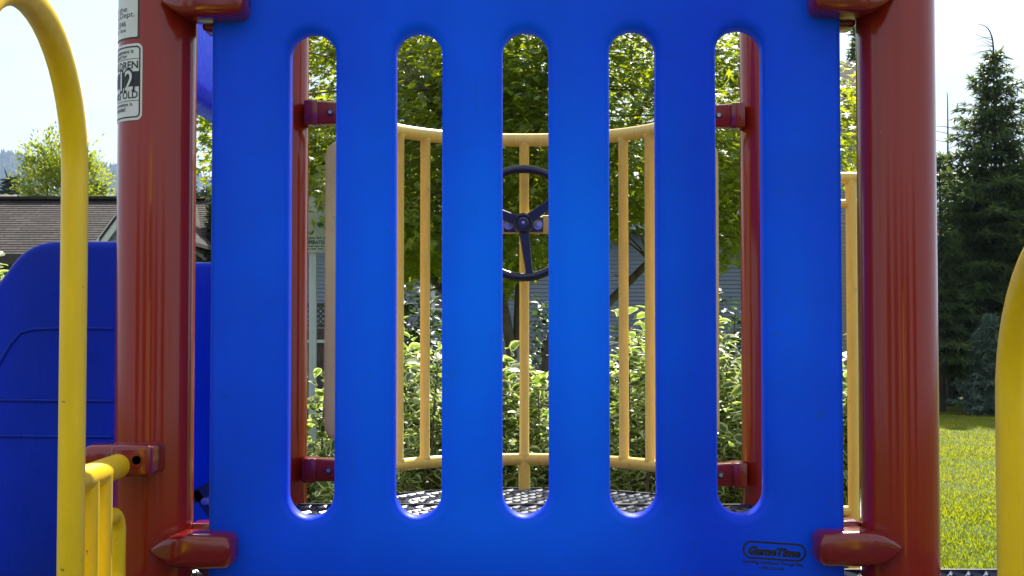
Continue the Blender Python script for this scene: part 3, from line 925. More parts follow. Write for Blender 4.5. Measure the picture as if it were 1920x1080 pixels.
def broad_tree(name, label, base, crown_c, crown_r, n_clust, n_leaf, leaf, leaf_s, mat, bark, fork_z, r_trunk, stems, spread=(.22, .22, .09), seed=1, group=None, stem_pts=None, lift=.2, extra=None, reach=None):
    R = np.random.default_rng(seed)
    t = thing(name, label, 'tree', base, group)
    cc = np.array(crown_c, float); cr = np.array(crown_r, float)
    # clump centres through the crown, denser outside
    C = []
    while len(C) < n_clust:
        p = R.uniform(-1, 1, 3); q = np.linalg.norm(p)
        if q > 1 or q < .30 or R.random() > q ** 1.2: continue
        wob = 1 + .16 * math.sin(5 * p[0] + 3 * p[2] + seed) + .12 * math.sin(7 * p[1] - 4 * p[2])
        C.append(cc + p * cr * wob)
    if extra: C += [np.array(e) for e in extra]
    C = np.array(C)
    wood = MB()
    limbs = []
    for i, (tip, ctrl) in enumerate(stems):
        p = bez(stem_pts[i] if stem_pts else base, ctrl, tip, 12)
        limb(wood, p, r_trunk * (1 if i < 2 else .55), .010, 10)
        limbs += p[4:]
    LP_ = np.array([tuple(p) for p in limbs])
    for c in C:
        dz = LP_ - c
        k = int(np.argmin((dz ** 2).sum(1) + 4 * np.maximum(0, LP_[:, 2] - c[2]) ** 2))
        a = LP_[k]; mid = (a + c) / 2 + np.array([0, 0, .10 * np.linalg.norm(c - a)])
        limb(wood, bez(a, mid, c, 5), .0085, .0025, 5)
    wood.build('trunk', bark, t, 60)
    m = n_leaf * len(C)
    cen = np.repeat(C, n_leaf, 0)
    size = np.repeat(.7 + .6 * R.random(len(C)), n_leaf)
    off = R.normal(0, 1, (m, 3)) * np.array(spread) * size[:, None]
    # sprays sag toward their rim
    off[:, 2] -= .9 * (off[:, 0] ** 2 + off[:, 1] ** 2)
    pos = cen + off
    if reach:
        lim = np.abs(pos[:, 0] - cc[0]) < reach + R.normal(0, .02, m)
        low = np.interp(983 + pos[:, 0] / pos[:, 1] * F, [360, 590, 700, 770, 830, 960, 1030, 1100, 1170, 1230, 1360, 1400, 1640], [395, 430, 470, 495, 530, 520, 505, 430, 405, 425, 470, 485, 335])
        lim &= pos[:, 2] > E + (630 - low) / F * pos[:, 1] + .09 * np.sin(pos[:, 0] * 9) + R.normal(0, .05, m)
        pos = pos[lim]; off = off[lim]; size = size[lim]
        keep = lim; m = len(pos)
    else: keep = np.ones(m, bool)
    out = norm(off * np.array([1, 1, .3]) + .5 * norm(pos - cc) + R.normal(0, .25, (m, 3)))
    out[:, 2] -= lift + .35 * R.random(m)
    up = np.stack([R.normal(0, .38, m), R.normal(0, .38, m), np.ones(m)], 1)
    sc = leaf_s * (.6 + .6 * R.random(m))
    V, T = scatter(leaf[0], leaf[1], pos, out, up, sc)
    tint = np.clip(np.repeat(R.random(len(C)), n_leaf)[keep] * .55 + .45 * R.random(m), 0, 1)
    mesh_np('crown', V, T, mat, t, {'tint': np.repeat(tint, len(leaf[0]))})
    return t

def shrub(name, label, base, rx, ry, h, n, leaf_s, mat, seed, group=None, shoots=6, stems=14, top_bias=1.0):
    R = np.random.default_rng(seed)
    t = thing(name, label, 'shrub', base, group)
    st = MB(); bx, by, bz = base
    P = []
    axes = []
    for k in range(stems + shoots):
        a = R.uniform(0, 2 * PI); q = math.sqrt(R.random())
        hh = h * (.62 + .38 * (1 - q * q)) * R.uniform(.82, 1.02)
        if k >= stems: hh = h * R.uniform(1.0, 1.08); q *= .6
        tip = (bx + rx * q * math.cos(a), by + ry * q * math.sin(a), bz + hh)
        p = bez((bx + .12 * math.cos(a), by + .1 * math.sin(a), bz), (bx + rx * .5 * q * math.cos(a), by + ry * .5 * q * math.sin(a), bz + hh * .55), tip, 10)
        limb(st, p, .009, .0025, 5)
        axes.append(np.array([tuple(x) for x in p]))
    st.build('stems', M['bark'], t, 60)
    # leaves in pairs along many twiglets
    A = np.array([axes[i] for i in R.integers(0, len(axes), n)])
    u = (1 - (1 - R.random(n)) ** 1.25) * 10
    u = np.clip(u, 1.2, 9.99); i0 = u.astype(int); fr = (u - i0)[:, None]
    axp = A[np.arange(n), i0] * (1 - fr) + A[np.arange(n), i0 + 1] * fr
    az = R.random(n) * 2 * PI
    rad = np.abs(R.normal(0, .13, n)) * (1.15 - .085 * u)
    pos = axp + np.stack([np.cos(az) * rad * rx / .45, np.sin(az) * rad * ry / .45, R.normal(0, .05, n)], 1)
    out = np.stack([np.cos(az), np.sin(az), R.normal(.25, .45, n)], 1)
    up = np.stack([R.normal(0, .45, n), R.normal(-.12, .45, n), np.ones(n)], 1)
    V, T = scatter(OVATE[0], OVATE[1], pos, out, up, leaf_s * (.40 + .85 * R.random(n) ** 1.2))
    k = len(OVATE[0])
    mesh_np('foliage', V, T, mat, t, {'tint': np.repeat(R.random(n), k), 'edge': np.tile(OVATE[2], n)}, smooth=True)
    return t

def conifer(name, label, base, h, w, mat, seed, whorl=.16, per=9, spray=.13, bare=0.0, low=.06, group=None, lean=0.0, dens=1.0, cat='tree', droop=.28, bark=None):
    R = np.random.default_rng(seed)
    t = thing(name, label, cat, base, group)
    b = np.array(base, float); wood = MB()
    limb(wood, [tuple(b + [lean * (k / 8) ** 2 * h + .01 * h * .2 * math.sin(k * 1.3), 0, h * k / 8]) for k in range(9)], .017 * h, .004, 8)
    pos = []; dr = []; sz = []
    z = low * h
    zs = []
    while z < h * .985:
        zs.append(z); z += whorl * (1 - .45 * z / h) * R.uniform(.75, 1.25)
    for z in zs:
        f = z / h
        Lm = w * (1 - f) ** .78 * (1 + .10 * math.sin(9 * f + seed)) * (.45 + .55 * min(1, (f - low * .5) / .16 + .45)) + .03
        n = max(4, int(per * (1 - .35 * f)))
        a0 = R.uniform(0, 2 * PI)
        for k in range(n):
            a = a0 + 2 * PI * k / n + R.normal(0, .22); L = Lm * R.uniform(.50, 1.22)
            rise = .55 * f + .06
            c0 = b + np.array([lean * f * f * h, 0, z])
            ks = max(3, int(L / .075 * dens))
            q = np.linspace(.12 if f > .1 else .25, 1, ks)
            px = c0[None] + np.stack([np.cos(a) * L * q, np.sin(a) * L * q, L * (rise * q - droop * 2 * q * q + droop * 1.0 * q ** 3)], 1)
            if L > .12: limb(wood, [tuple(c0)] + [tuple(p) for p in px[::max(1, ks // 4)]], .010 * L + .003, .002, 4)
            if f > 1 - bare and bare > 0:
                continue
            side = np.array([-math.sin(a), math.cos(a), 0]); fw = np.array([math.cos(a), math.sin(a), -.10])
            for i in range(ks):
                wdt = L * .34 * math.sin(PI * min(1, .25 + .8 * q[i])) * (1.05 - .4 * q[i])
                for s in (-1, 1):
                    m = max(1, int(wdt / .07))
                    for j in range(m):
                        e = (j + R.random()) / m
                        p = px[i] + side * s * wdt * e + fw * wdt * .35 * e + np.array([0, 0, -.16 * wdt * e + R.normal(0, .015)])
                        pos.append(p); dr.append(side * s * (.85) + fw * .8 + R.normal(0, .25, 3)); sz.append(spray * R.uniform(.6, 1.2))
                pos.append(px[i]); dr.append(fw + R.normal(0, .2, 3)); sz.append(spray)
    if bare > 0:
        for k in range(9):
            zz = h * (1 - bare * (k + .3) / 9); a = R.uniform(0, 2 * PI); L = .06 + .42 * w * bare * (k + 1) / 9 * 1.4
            limb(wood, bez(b + [lean * h, 0, zz], b + [lean * h + L * .5 * math.cos(a), L * .5 * math.sin(a), zz + .03], b + [lean * h + L * math.cos(a), L * math.sin(a), zz + .08 * R.uniform(-1, 1)], 4), .004, .0015, 4)
    wood.build('trunk', bark or M['bark_dark'], t, 60)
    pos = np.array(pos); dr = np.array(dr); sz = np.array(sz); n0 = len(pos)
    # every spray is a small fan of needled twiglets
    rep = 4
    pos = np.repeat(pos, rep, 0) + R.normal(0, .012, (n0 * rep, 3)); dr = np.repeat(norm(dr), rep, 0) + R.normal(0, .42, (n0 * rep, 3)); sz = np.repeat(sz, rep)
    n = len(pos)
    up = np.stack([R.normal(0, .5, n), R.normal(0, .5, n), np.ones(n)], 1)
    tv = NEEDLE[0] * np.array([1.7, 1, 1])
    V, T = scatter(tv, NEEDLE[1], pos, dr, up, sz * R.uniform(.6, 1.15, n))
    mesh_np('crown', V, T, mat, t, {'tint': np.repeat(np.clip(R.random(n) * .6 + np.repeat(R.random(n0), rep) * .4, 0, 1), 5)})
    return t

# ------------------------------------------------------------------ the maple behind the structure
TY = 9.2
bx = wx(972, TY)
K = TY / 6.6
def mt(dx, dy, v, Y=None):
    return (bx + dx * K, TY + dy * K, wz(v, TY))
stems = [(mt(-.60, .2, 20), mt(-.05, 0, 430)), (mt(.85, -.1, 40), mt(.02, 0, 520)), (mt(-1.3, .3, 190), mt(-.45, 0, 470)), (mt(1.3, 0, 230), mt(.55, 0, 520)),
         (mt(.1, .9, -20), mt(.05, .2, 320)), (mt(.2, -.9, 60), mt(0, -.2, 380)), (mt(-.4, -.8, 220), mt(-.1, -.2, 450))]
sp = [(wx(948, TY), TY, 0), (wx(1002, TY), TY + .02, 0)] + [mt(-.06, 0, 700), mt(.13, 0, 690), mt(0, 0, 640), mt(0, 0, 650), mt(-.03, 0, 670)]
ex = [(wx(u, Y), Y, wz(v, Y)) for u, v, Y in ((606, 345, 7.3), (586, 340, 7.3), (600, 318, 7.3), (590, 300, 8.6), (812, 472, 8.4), (770, 445, 8.6), (800, 500, 8.5), (960, 465, 8.3), (1015, 480, 8.6), (1185, 440, 8.4), (1200, 470, 8.7), (1370, 455, 8.5), (1360, 490, 8.6),
      (1215, 400, 8.6), (590, 250, 8.9), (1595, 275, 8.9), (1590, 210, 8.9), (1600, 160, 9.1), (383, 225, 9.1), (378, 285, 9.1), (1380, 380, 8.7), (1400, 300, 8.7), (1605, 240, 9.2), (1590, 305, 9.0))]
broad_tree('maple_tree', 'leafy two stemmed maple right behind the play structure', (bx, TY, 0), (wx(992, TY), TY + .2, wz(258, TY)), (1.94, 1.8, 1.05), 440, 210, MAPLE, .041,
           M['maple_leaf'], M['bark'], 1.2, .068, stems, (.22, .22, .10), 5, stem_pts=sp, extra=ex, reach=2.24)

# variegated dogwood hedge
spec = [(575, 4.75, 650, 'lower left'), (765, 4.6, 612, ''), (925, 4.9, 640, ''), (1035, 4.85, 640, ''), (1185, 4.65, 588, ''), (1375, 4.7, 590, ''), (1562, 4.9, 615, '')]
labs = ['cream edged dogwood shrub beside the sign post in the leftmost slot', 'bright sunlit cream edged dogwood behind the second slot\'s two bars', 'cream edged dogwood left of the maple trunk',
        'cream edged dogwood right of the maple trunk', 'tall cream edged dogwood behind the fourth slot\'s bars', 'cream edged dogwood with upright shoots beside the right rear post', 'cream edged dogwood behind the step rail in the right gap']
for i, (u, Y, v, _) in enumerate(spec):
    shrub('dogwood_shrub', labs[i], (wx(u, Y), Y, 0), .36, .40, wz(v, Y) - .17, 6400, .052, M['dogwood_leaf'], 40 + i, 'variegated dogwood shrubs in a row behind the decks', shoots=5 if i != 5 else 8)
shrub('dogwood_shrub', 'cream edged dogwood with pale tips above the slide at the left edge', (wx(-62, 9.5), 9.5, 0), .36, .42, wz(512, 9.5), 2200, .085, M['dogwood_leaf'], 61, 'variegated dogwood shrubs in a row behind the decks')
shrub('dark_shrub', 'dark green shrub under the house window', (wx(800, 12), 12, 0), .75, .5, wz(560, 12), 2600, .085, M['dark_leaf'], 71)
shrub('dark_shrub', 'dark green shrub by the house wall right of the maple', (wx(1080, 14), 14, 0), .9, .5, wz(585, 14), 2600, .085, M['dark_leaf'], 72)
shrub('dark_shrub', 'dark green shrub left of the lattice fence foot', (wx(1360, 13), 13, 0), .6, .5, wz(575, 13), 1800, .085, M['dark_leaf'], 73)['label'] = 'dark green shrub by the house wall near the right rear post'

# ------------------------------------------------------------------ sign on its steel post
Ys = 7.6
t = thing('park_sign', 'white park sign with green lettering on a thin galvanised post', 'sign', (wx(585, Ys), Ys, 0))
x0, x1, z0, z1 = wx(540, Ys), wx(634, Ys), wz(474, Ys), wz(368, Ys)
MB().rbox(((x0 + x1) / 2, Ys, (z0 + z1) / 2), (x1 - x0, .006, z1 - z0), .002, 2).build('board', M['sign_white'], t)
MB().rbox((wx(585, Ys), Ys + .025, (z1 - .03) / 2), (.040, .038, z1 - .03), .004, 2).build('post', M['galv'], t)
g = MB()
def onsign(P, fs, u, v): g.add([(wx(u, Ys) + p[0], Ys - .0038, wz(v, Ys) + p[1]) for p in P], fs)
k = Ys / F
P, fs = text_geo('Thank you for your', 70 * k, 7.4 * k, .03); onsign(P, fs, 587, 446)
P, fs = text_geo('COOPERATION', 53 * k, 7.4 * k, .05); onsign(P, fs, 587.5, 454)
onsign([(0, -7 * k), (8 * k, 0), (6 * k, 4 * k), (0, 7 * k), (-6 * k, 3 * k), (-6.5 * k, 0)], [(0, 1, 2, 3, 4, 5)], 599.5, 421)
onsign([(6 * k, 0), (11 * k, 7 * k), (10 * k, 8 * k), (4 * k, 2 * k)], [(0, 1, 2, 3)], 602, 418)
A = []
for j in range(13):
    a = math.radians(170 + 190 * j / 12); A.append((8 * k * math.cos(a), 8 * k * math.sin(a)))
Bq = [(p[0] * .55, p[1] * .45 + .8 * k) for p in A]
onsign(A + Bq, [(j, j + 1, 14 + j, 13 + j) for j in range(12)], 580, 432)
for v, xs in ((461.5, (-24, -13, -12, -2, 0, 9, 11, 17, 20, 26)), (466.5, (-18, -9, -7, 3, 6, 16))):
    for a_, b_ in zip(xs[::2], xs[1::2]):
        onsign([(a_ * k, -1.1 * k), (b_ * k, -1.1 * k), (b_ * k, 1.1 * k), (a_ * k, 1.1 * k)], [(0, 1, 2, 3)], 589, v)
g.build('lettering', M['sign_green'], t, 0)

# ------------------------------------------------------------------ houses
def siding_wall(mb, x0, x1, z0, z1, Y, lap=.10):
    n = int(math.ceil((z1 - z0) / lap))
    for i in range(n):
        a = z0 + i * lap; b_ = min(z1, a + lap)
        mb.quad((x0, Y - .022, a), (x1, Y - .022, a), (x1, Y, b_), (x0, Y, b_))
        mb.quad((x0, Y, a), (x1, Y, a), (x1, Y - .022, a), (x0, Y - .022, a))
def siding_gable(mb, xa, xb, z0, xp, zp, Y, lap=.10):
    n = int(math.ceil((zp - z0) / lap))
    for i in range(n):
        a = z0 + i * lap; b_ = min(zp, a + lap)
        def xs(z):
            q = (z - z0) / (zp - z0); return xa + (xp - xa) * q, xb + (xp - xb) * q
        a0, a1 = xs(a); b0, b1 = xs(b_)
        mb.quad((a0, Y - .022, a), (a1, Y - .022, a), (b1, Y, b_), (b0, Y, b_))
        mb.quad((a0, Y, a), (a1, Y, a), (a1, Y - .022, a), (a0, Y - .022, a))
def shingle_roof(name, x0, x1, Ye, ze, Yr, zr_, mat, parent, th=.10, course=.133):
    """one slope from eave to ridge, shingle courses as overlapping steps; its own axes follow the slope"""
    L = math.hypot(Yr - Ye, zr_ - ze); ang = math.atan2(zr_ - ze, Yr - Ye)
    mb = MB(); n = int(L / course) + 1
    for i in range(n):
        a = i * course; b_ = min(L, a + course + .01)
        mb.quad((x0, a, .012), (x1, a, .012), (x1, b_, .004), (x0, b_, .004))
        mb.quad((x0, a, .0), (x1, a, .0), (x1, a, .012), (x0, a, .012))
    mb.box(((x0 + x1) / 2, L / 2, -th / 2), (x1 - x0, L, th))
    o = mb.build(name, mat, None, 0, fix=False)
    o.rotation_euler = (ang, 0, 0)
    o.parent = parent
    o.location = Vector((0, Ye, ze)) - wloc(parent)
    return o

# grey blue house behind the maple
D = 34.0
xa, xb = wx(470, D), wx(1490, D)
t = thing('lap_sided_house', 'blue grey lap sided house behind the maple and hedge', 'house', ((xa + xb) / 2, D, 0))
zw = wz(424, D)
m = MB(); siding_wall(m, xa, xb, .3, zw, D); m.box(((xa + xb) / 2, D + 4, zw / 2), (xb - xa - .02, 7.96, zw - .02)); m.build('wall', M['siding'], t, 0, fix=False)
MB().box(((xa + xb) / 2, D - .02, .15), (xb - xa, .10, .30)).build('foundation', M['stucco'], t)
shingle_roof('roof', xa - .4, xb + .4, D - .55, zw - .02, D + 4, zw + 1.95, M['shingle_grey'], t)
MB().box(((xa + xb) / 2, D + 6.3, zw + .85), (xb - xa + .8, 5.1, .12), Matrix.Rotation(-.405, 3, 'X')).build('rear_roof', M['shingle_grey'], t)
MB().box(((xa + xb) / 2, D - .62, zw - .06), (xb - xa + .9, .12, .14)).build('gutter', M['fascia'], t)
MB().box(((xa + xb) / 2, D - .28, zw - .16), (xb - xa + .8, .55, .03)).build('soffit', M['dark_trim'], t)
def window(parent, x0, x1, z0, z1, Y, mull=True):
    f = MB(); w = .11
    for a, b_, c, d in ((x0, x1, z0, z0 + w), (x0, x1, z1 - w, z1), (x0, x0 + w, z0 + w, z1 - w), (x1 - w, x1, z0 + w, z1 - w)):
        f.box(((a + b_) / 2, Y - .04, (c + d) / 2), (b_ - a, .10, d - c))
    if mull: f.box(((x0 + x1) / 2, Y - .035, (z0 + z1) / 2), (.06, .08, z1 - z0 - 2 * w))
    fo = f.build('window', M['trim'], parent, 20)
    MB().box(((x0 + x1) / 2, Y - .028, (z0 + z1) / 2), (x1 - x0 - .1, .01, z1 - z0 - .1)).build('pane', M['glass'], fo)
window(t, wx(808, D), wx(925, D), wz(586, D), wz(515, D), D - .02)
window(t, wx(640, D), wx(725, D), wz(586, D), wz(500, D), D - .02)
window(t, wx(1250, D), wx(1335, D), wz(586, D), wz(500, D), D - .02)
MB().box((wx(1168, D), D - .05, (zw) / 2 + .1), (.10, .08, zw - .3)).build('downpipe', M['fascia'], t)

# brown roofed house on the left with its cross gable
De, Dr = 22.6, 25.6
xa, xb = wx(-420, De), wx(352, De)
t = thing('brown_roofed_house', 'low house with a wide brown shingle roof and white gable trim at left', 'house', ((xa + xb) / 2, De, 0))
ze, zr_ = wz(477, De), wz(374, Dr)
shingle_roof('roof', xa, xb, De, ze, Dr, zr_, M['shingle'], t)
MB().box(((xa + xb) / 2, Dr + 1.45, zr_ - .6), (xb - xa, 3.1, .10), Matrix.Rotation(-.40, 3, 'X')).build('rear_roof', M['shingle'], t)
MB().box(((xa + xb) / 2, Dr, zr_ + .035), (xb - xa, .26, .05)).build('ridge_cap', M['shingle'], t)
MB().box(((xa + xb) / 2, De - .03, ze - .085), (xb - xa, .06, .17)).build('fascia_board', M['dark_trim'], t)
m = MB(); siding_wall(m, xa + .3, xb - .3, .2, ze - .1, De + .5); m.box(((xa + xb) / 2, De + 3.2, ze / 2), (xb - xa - .62, 5.3, ze - .2)); m.build('wall', M['siding'], t, 0, fix=False)
Yg = 21.6
gx, gz = wx(262, Yg), wz(352, Yg)
gl = (wx(186, Yg), wz(457, Yg)); gr_ = (wx(338, Yg), wz(457, Yg))
m = MB(); siding_gable(m, gl[0] + .06, gr_[0] - .06, gl[1] - .05, gx, gz - .1, Yg, .075); siding_wall(m, gl[0] + .35, gr_[0] - .35, .2, gl[1] - .05, Yg, .075); m.build('gable_wall', M['siding'], t, 0, fix=False)
m = MB()
for a in (gl, gr_):
    va = Vector((a[0], 0, a[1])); vb = Vector((gx, 0, gz)); dd = vb - va
    an = math.atan2(dd.z, dd.x)
    m.box((va + vb) / 2 + Vector((0, Yg - .06, 0)), (dd.length + .1, .05, .15), Matrix.Rotation(-an, 3, 'Y'))
m.build('gable_trim', M['trim'], t, 20)
m = MB()
for a in (gl, gr_):
    m.add([(a[0], Yg - .10, a[1] + .09), (gx, Yg - .10, gz + .09), (gx, Dr, gz + .09), (a[0], Dr - 1.2, a[1] + .09), (a[0], Yg - .10, a[1] + .03), (gx, Yg - .10, gz + .03), (gx, Dr, gz + .03), (a[0], Dr - 1.2, a[1] + .03)],
          [(0, 1, 2, 3), (4, 7, 6, 5), (0, 4, 5, 1), (3, 2, 6, 7), (0, 3, 7, 4)])
m.build('gable_roof', M['shingle'], t, 0)

# pale hip roof behind it, far left
D = 40
t = thing('hip_roofed_house', 'pale grey hip roof just showing above the brown roof at far left', 'house', (wx(-60, D), D, 0))
hx0, hx1, hz0, hz1 = wx(-330, D), wx(52, D), wz(402, D), wz(352, D)
m = MB(); yb0, yb1, rx0, rx1 = D - 1.5, D + 5, wx(-200, D), wx(-8, D)
m.add([(hx0, yb0, hz0), (hx1, yb0, hz0), (hx1, yb1, hz0), (hx0, yb1, hz0), (rx0, D + 1.7, hz1), (rx1, D + 1.7, hz1)], [(0, 1, 5, 4), (1, 2, 5), (2, 3, 4, 5), (3, 0, 4), (0, 3, 2, 1)])
m.build('roof', M['shingle_grey'], t, 0)
MB().box(((hx0 + hx1) / 2, D + 1.75, hz0 / 2 - .02), (hx1 - hx0 - .8, 5.6, hz0 - .04)).build('wall', M['stucco'], t)

# carport seen in the gap left of the panel
D = 27
t = thing('tan_carport', 'small tan building with pale fascia in the gap left of the panel', 'shed', (wx(400, D), D, 0))
x0, x1 = wx(345, D), wx(500, D)
MB().box(((x0 + x1) / 2, D - .35, wz(452, D)), (x1 - x0, .06, .16)).build('fascia_board', M['fascia'], t)
shingle_roof('roof', x0, x1, D - .3, wz(446, D), D + 2.2, wz(423, D + 2.2), M['shingle_grey'], t)
m = MB(); siding_wall(m, x0 + .1, x1 - .1, .2, wz(461, D), D + .4, .085); m.build('wall', M['siding_tan'], t, 0, fix=False)
MB().box((wx(382, D) - .05, D - .1, wz(480, D)), (.50, .06, .06), Matrix.Rotation(.62, 3, 'Y')).build('brace', M['trim'], t)
MB().lathe([(.045, 0), (.045, .16), (.07, .165), (.07, .21), (.02, .24)], 12, c=(wx(375, D + .9), D + .9, wz(441, D + .9))).build('roof_vent', M['trim'], t)

# tall house roof behind the maple, in the right gap
D = 42
xa, xb = wx(1440, D), wx(1668, D)
t = thing('tall_house', 'tall house whose brown roof shows in the gap left of the right post', 'house', ((xa + xb) / 2, D, 0))
zw = wz(183, D)
m = MB(); siding_wall(m, xa + .2, xb - .2, .2, zw, D, .12); m.box(((xa + xb) / 2, D + 2.6, zw / 2), (xb - xa - .42, 5.1, zw - .02)); m.build('wall', M['siding_tan'], t, 0, fix=False)
shingle_roof('roof', xa, xb, D - .5, zw, D + 2.4, wz(116, D + 2.4), M['shingle'], t)
MB().box(((xa + xb) / 2, D - .54, zw - .08), (xb - xa, .08, .2)).build('fascia_board', M['dark_trim'], t)
window(t, xa + 1.0, xa + 2.2, zw - 2.2, zw - .8, D - .02)

# terracotta roofed house behind the spruces
D = 50
xa, xb = wx(1745, D), wx(2100, D)
t = thing('terracotta_roofed_house', 'pale house with an orange tiled roof glimpsed through the spruces', 'house', ((xa + xb) / 2, D, 0))
zw = wz(448, D)
m = MB(); m.box(((xa + xb) / 2, D + 3, zw / 2), (xb - xa, 6, zw)); m.build('wall', M['stucco'], t)
shingle_roof('roof', xa - .4, xb + .4, D - .6, zw, D + 3, zw + 1.2, M['terracotta'], t)
window(t, wx(1762, D), wx(1800, D), wz(668, D) , wz(600, D), D - .01)
window(t, wx(1860, D), wx(1930, D), wz(600, D) , wz(520, D), D - .01)

# ------------------------------------------------------------------ fences
D = 20
t = thing('lattice_fence', 'dark board fence with a lattice top behind the sign post', 'fence', (wx(650, D), D, 0))
x0, x1 = wx(500, D), wx(757, D)
zt1, zt0 = wz(574, D), wz(612, D)
m = MB(); stp = .075
for s in (-1, 1):
    c = x0 - .6
    while c < x1 + .6:
        a, b_ = c, c + s * (zt1 - zt0)
        lo, hi = max(x0, min(a, b_)), min(x1, max(a, b_))
        if hi - lo > (zt1 - zt0) * .98:
            m.box(((a + b_) / 2, D + s * .006, (zt0 + zt1) / 2), (math.hypot(b_ - a, zt1 - zt0), .008, .020), Matrix.Rotation(-s * PI / 4, 3, 'Y'))
        c += stp
m.build('lattice', M['fence'], t, 0)
m = MB(); x = x0
while x < x1 - .1:
    m.box((x + .07, D, zt0 / 2), (.132, .018, zt0 - .06)); x += .14
m.build('boards', M['fence'], t, 0)
for z in (zt1 + .02, zt0 + .01): MB().box(((x0 + x1) / 2, D - .005, z), (x1 - x0 + .1, .05, .05)).build('rail', M['fence'], t)
MB().box(((x0 + x1) / 2, D - .03, wz(640, D)), (x1 - x0, .03, .045)).build('rail', M['galv'], t)
for x in (x0, (x0 + x1) / 2, x1): MB().box((x, D + .06, (zt1 + .1) / 2), (.09, .09, zt1 + .1)).build('post', M['fence'], t)

D = 31.5
t = thing('rail_fence', 'low dark rail fence beneath the spruces at the lawn\'s far side', 'fence', (wx(1850, D), D, 0))
x0, x1 = wx(1640, D), wx(2250, D)
for z in (.28, .62, .92): MB().box(((x0 + x1) / 2, D - .03, z), (x1 - x0, .04, .11)).build('rail', M['fence'], t)
x = x0
while x < x1: MB().box((x, D + .04, .5), (.1, .1, 1.0)).build('post', M['fence'], t); x += 1.8

# ------------------------------------------------------------------ conifers and far trees
D = 26.5
conifer('spruce_tree', 'tallest dark spruce with a bare bent tip at the right', (wx(1866, D), D, 0), wz(88, D), 2.25, M['needles'], 3, whorl=.22, per=9, spray=.17, low=.13, group='spruces beyond the lawn', dens=1.0)
# the bare, bent leader above it
conifer('spruce_tree', 'slender spruce with a long bare leader beside the right red post', (wx(1778, 27.5), 27.5, 0), wz(280, 27.5), .85, M['needles'], 8, whorl=.24, per=7, spray=.13, low=.13, group='spruces beyond the lawn')
conifer('spruce_tree', 'shorter broad spruce between the bare tipped spruces', (wx(1812, 29), 29, 0), wz(330, 29), 1.40, M['needles'], 15, whorl=.20, per=8, spray=.15, low=.15, group='spruces beyond the lawn')
conifer('spruce_tree', 'spruce cut off by the photo\'s right edge', (wx(1985, 27.5), 27.5, 0), wz(120, 27.5), 1.7, M['needles'], 21, whorl=.21, per=8, spray=.15, low=.08, group='spruces beyond the lawn')
conifer('spruce_tree', 'dense dark spruce filling the space just right of the red post', (wx(1762, 25.5), 25.5, 0), wz(285, 25.5), 1.15, M['needles'], 18, whorl=.27, per=7, spray=.16, low=.22, group='spruces beyond the lawn')
shrub('dark_shrub', 'dark low shrub on the shaded ground under the spruces', (wx(1795, 29), 29, 0), 1.1, .6, 1.15, 1500, .12, M['dark_leaf'], 74)
shrub('dark_shrub', 'yellow green bush glimpsed behind the spruce trunks', (wx(1768, 33), 33, 0), .8, .5, 1.3, 1200, .13, M['light_leaf'], 75)
conifer('blue_spruce', 'small blue green conifer low in front of the dark spruces', (wx(1852, 24.6), 24.6, 0), wz(592, 24.6), .62, M['blue_needles'], 31, whorl=.09, per=11, spray=.10, low=.03, cat='shrub', dens=1.2, droop=.1)
for name, u, Y, v0, v1 in (('spruce_tree', 1866, 26.5, 100, 46), ('spruce_tree', 1778, 27.5, 300, 172)):
    pass
o = [ob for ob in bpy.data.objects if ob.name in ('spruce_tree', 'spruce_tree.001') and ob.type == 'EMPTY']
for ob, (v0, v1, bend) in zip(o, ((104, 44, -.28), (300, 172, .0))):
    Y = ob.location.y; x = ob.location.x
    m = MB()
    zt0, zt1 = wz(v0, Y), wz(v1, Y)
    limb(m, bez((x, Y, zt0), (x + .02, Y, zt1 + (.02 if bend else 0)), (x + bend, Y, zt1), 8), .018, .005, 6)
    for k in range(7):
        q = rnd.uniform(.08, .82); a = rnd.choice((-1, 1)); L = rnd.uniform(.18, .5) * (1.1 - .5 * q)
        z = zt0 + (zt1 - zt0) * q
        limb(m, bez((x, Y, z), (x + a * L * .5, Y, z + .04), (x + a * L, Y + rnd.uniform(-.2, .2), z + rnd.uniform(-.12, .12)), 5), .008, .003, 5)
    m.build('bare_leader', M['bark_dark'], ob, 60)
conifer('spruce_tree', 'far spruce above the tall house roof in the right gap', (wx(1612, 55), 55, 0), wz(30, 55), 1.9, M['needles'], 44, whorl=.34, per=8, spray=.30, low=.3, group='spruces beyond the lawn', dens=.55)
conifer('columnar_cypress', 'dark narrow column of evergreen at the panel\'s left edge', (wx(398, 24), 24, 0), wz(346, 24), .30, M['needles'], 52, whorl=.10, per=9, spray=.10, low=.03, droop=-.5)
YL = 34
broad_tree('young_tree', 'airy yellow green young tree behind the brown roof', (wx(110, YL), YL, 0), (wx(108, YL), YL, wz(372, YL)), (.95, .95, 1.35), 150, 70, SIMPLE, .12, M['light_leaf'], M['bark'], 2, .07,
           [((wx(110, YL) + .1, YL, wz(262, YL)), (wx(110, YL), YL, 3.4)), ((wx(75, YL), YL, wz(285, YL)), (wx(100, YL), YL, 3.2)), ((wx(160, YL), YL + .3, wz(310, YL)), (wx(125, YL), YL, 3.2)), ((wx(45, YL), YL, wz(335, YL)), (wx(95, YL), YL, 3.0))],
           (.16, .16, .20), 9, lift=-.5, extra=[(wx(u, YL), YL, wz(v, YL)) for u, v in ((75, 268), (92, 256), (60, 290), (45, 315), (190, 355), (180, 345), (168, 330), (35, 345))])
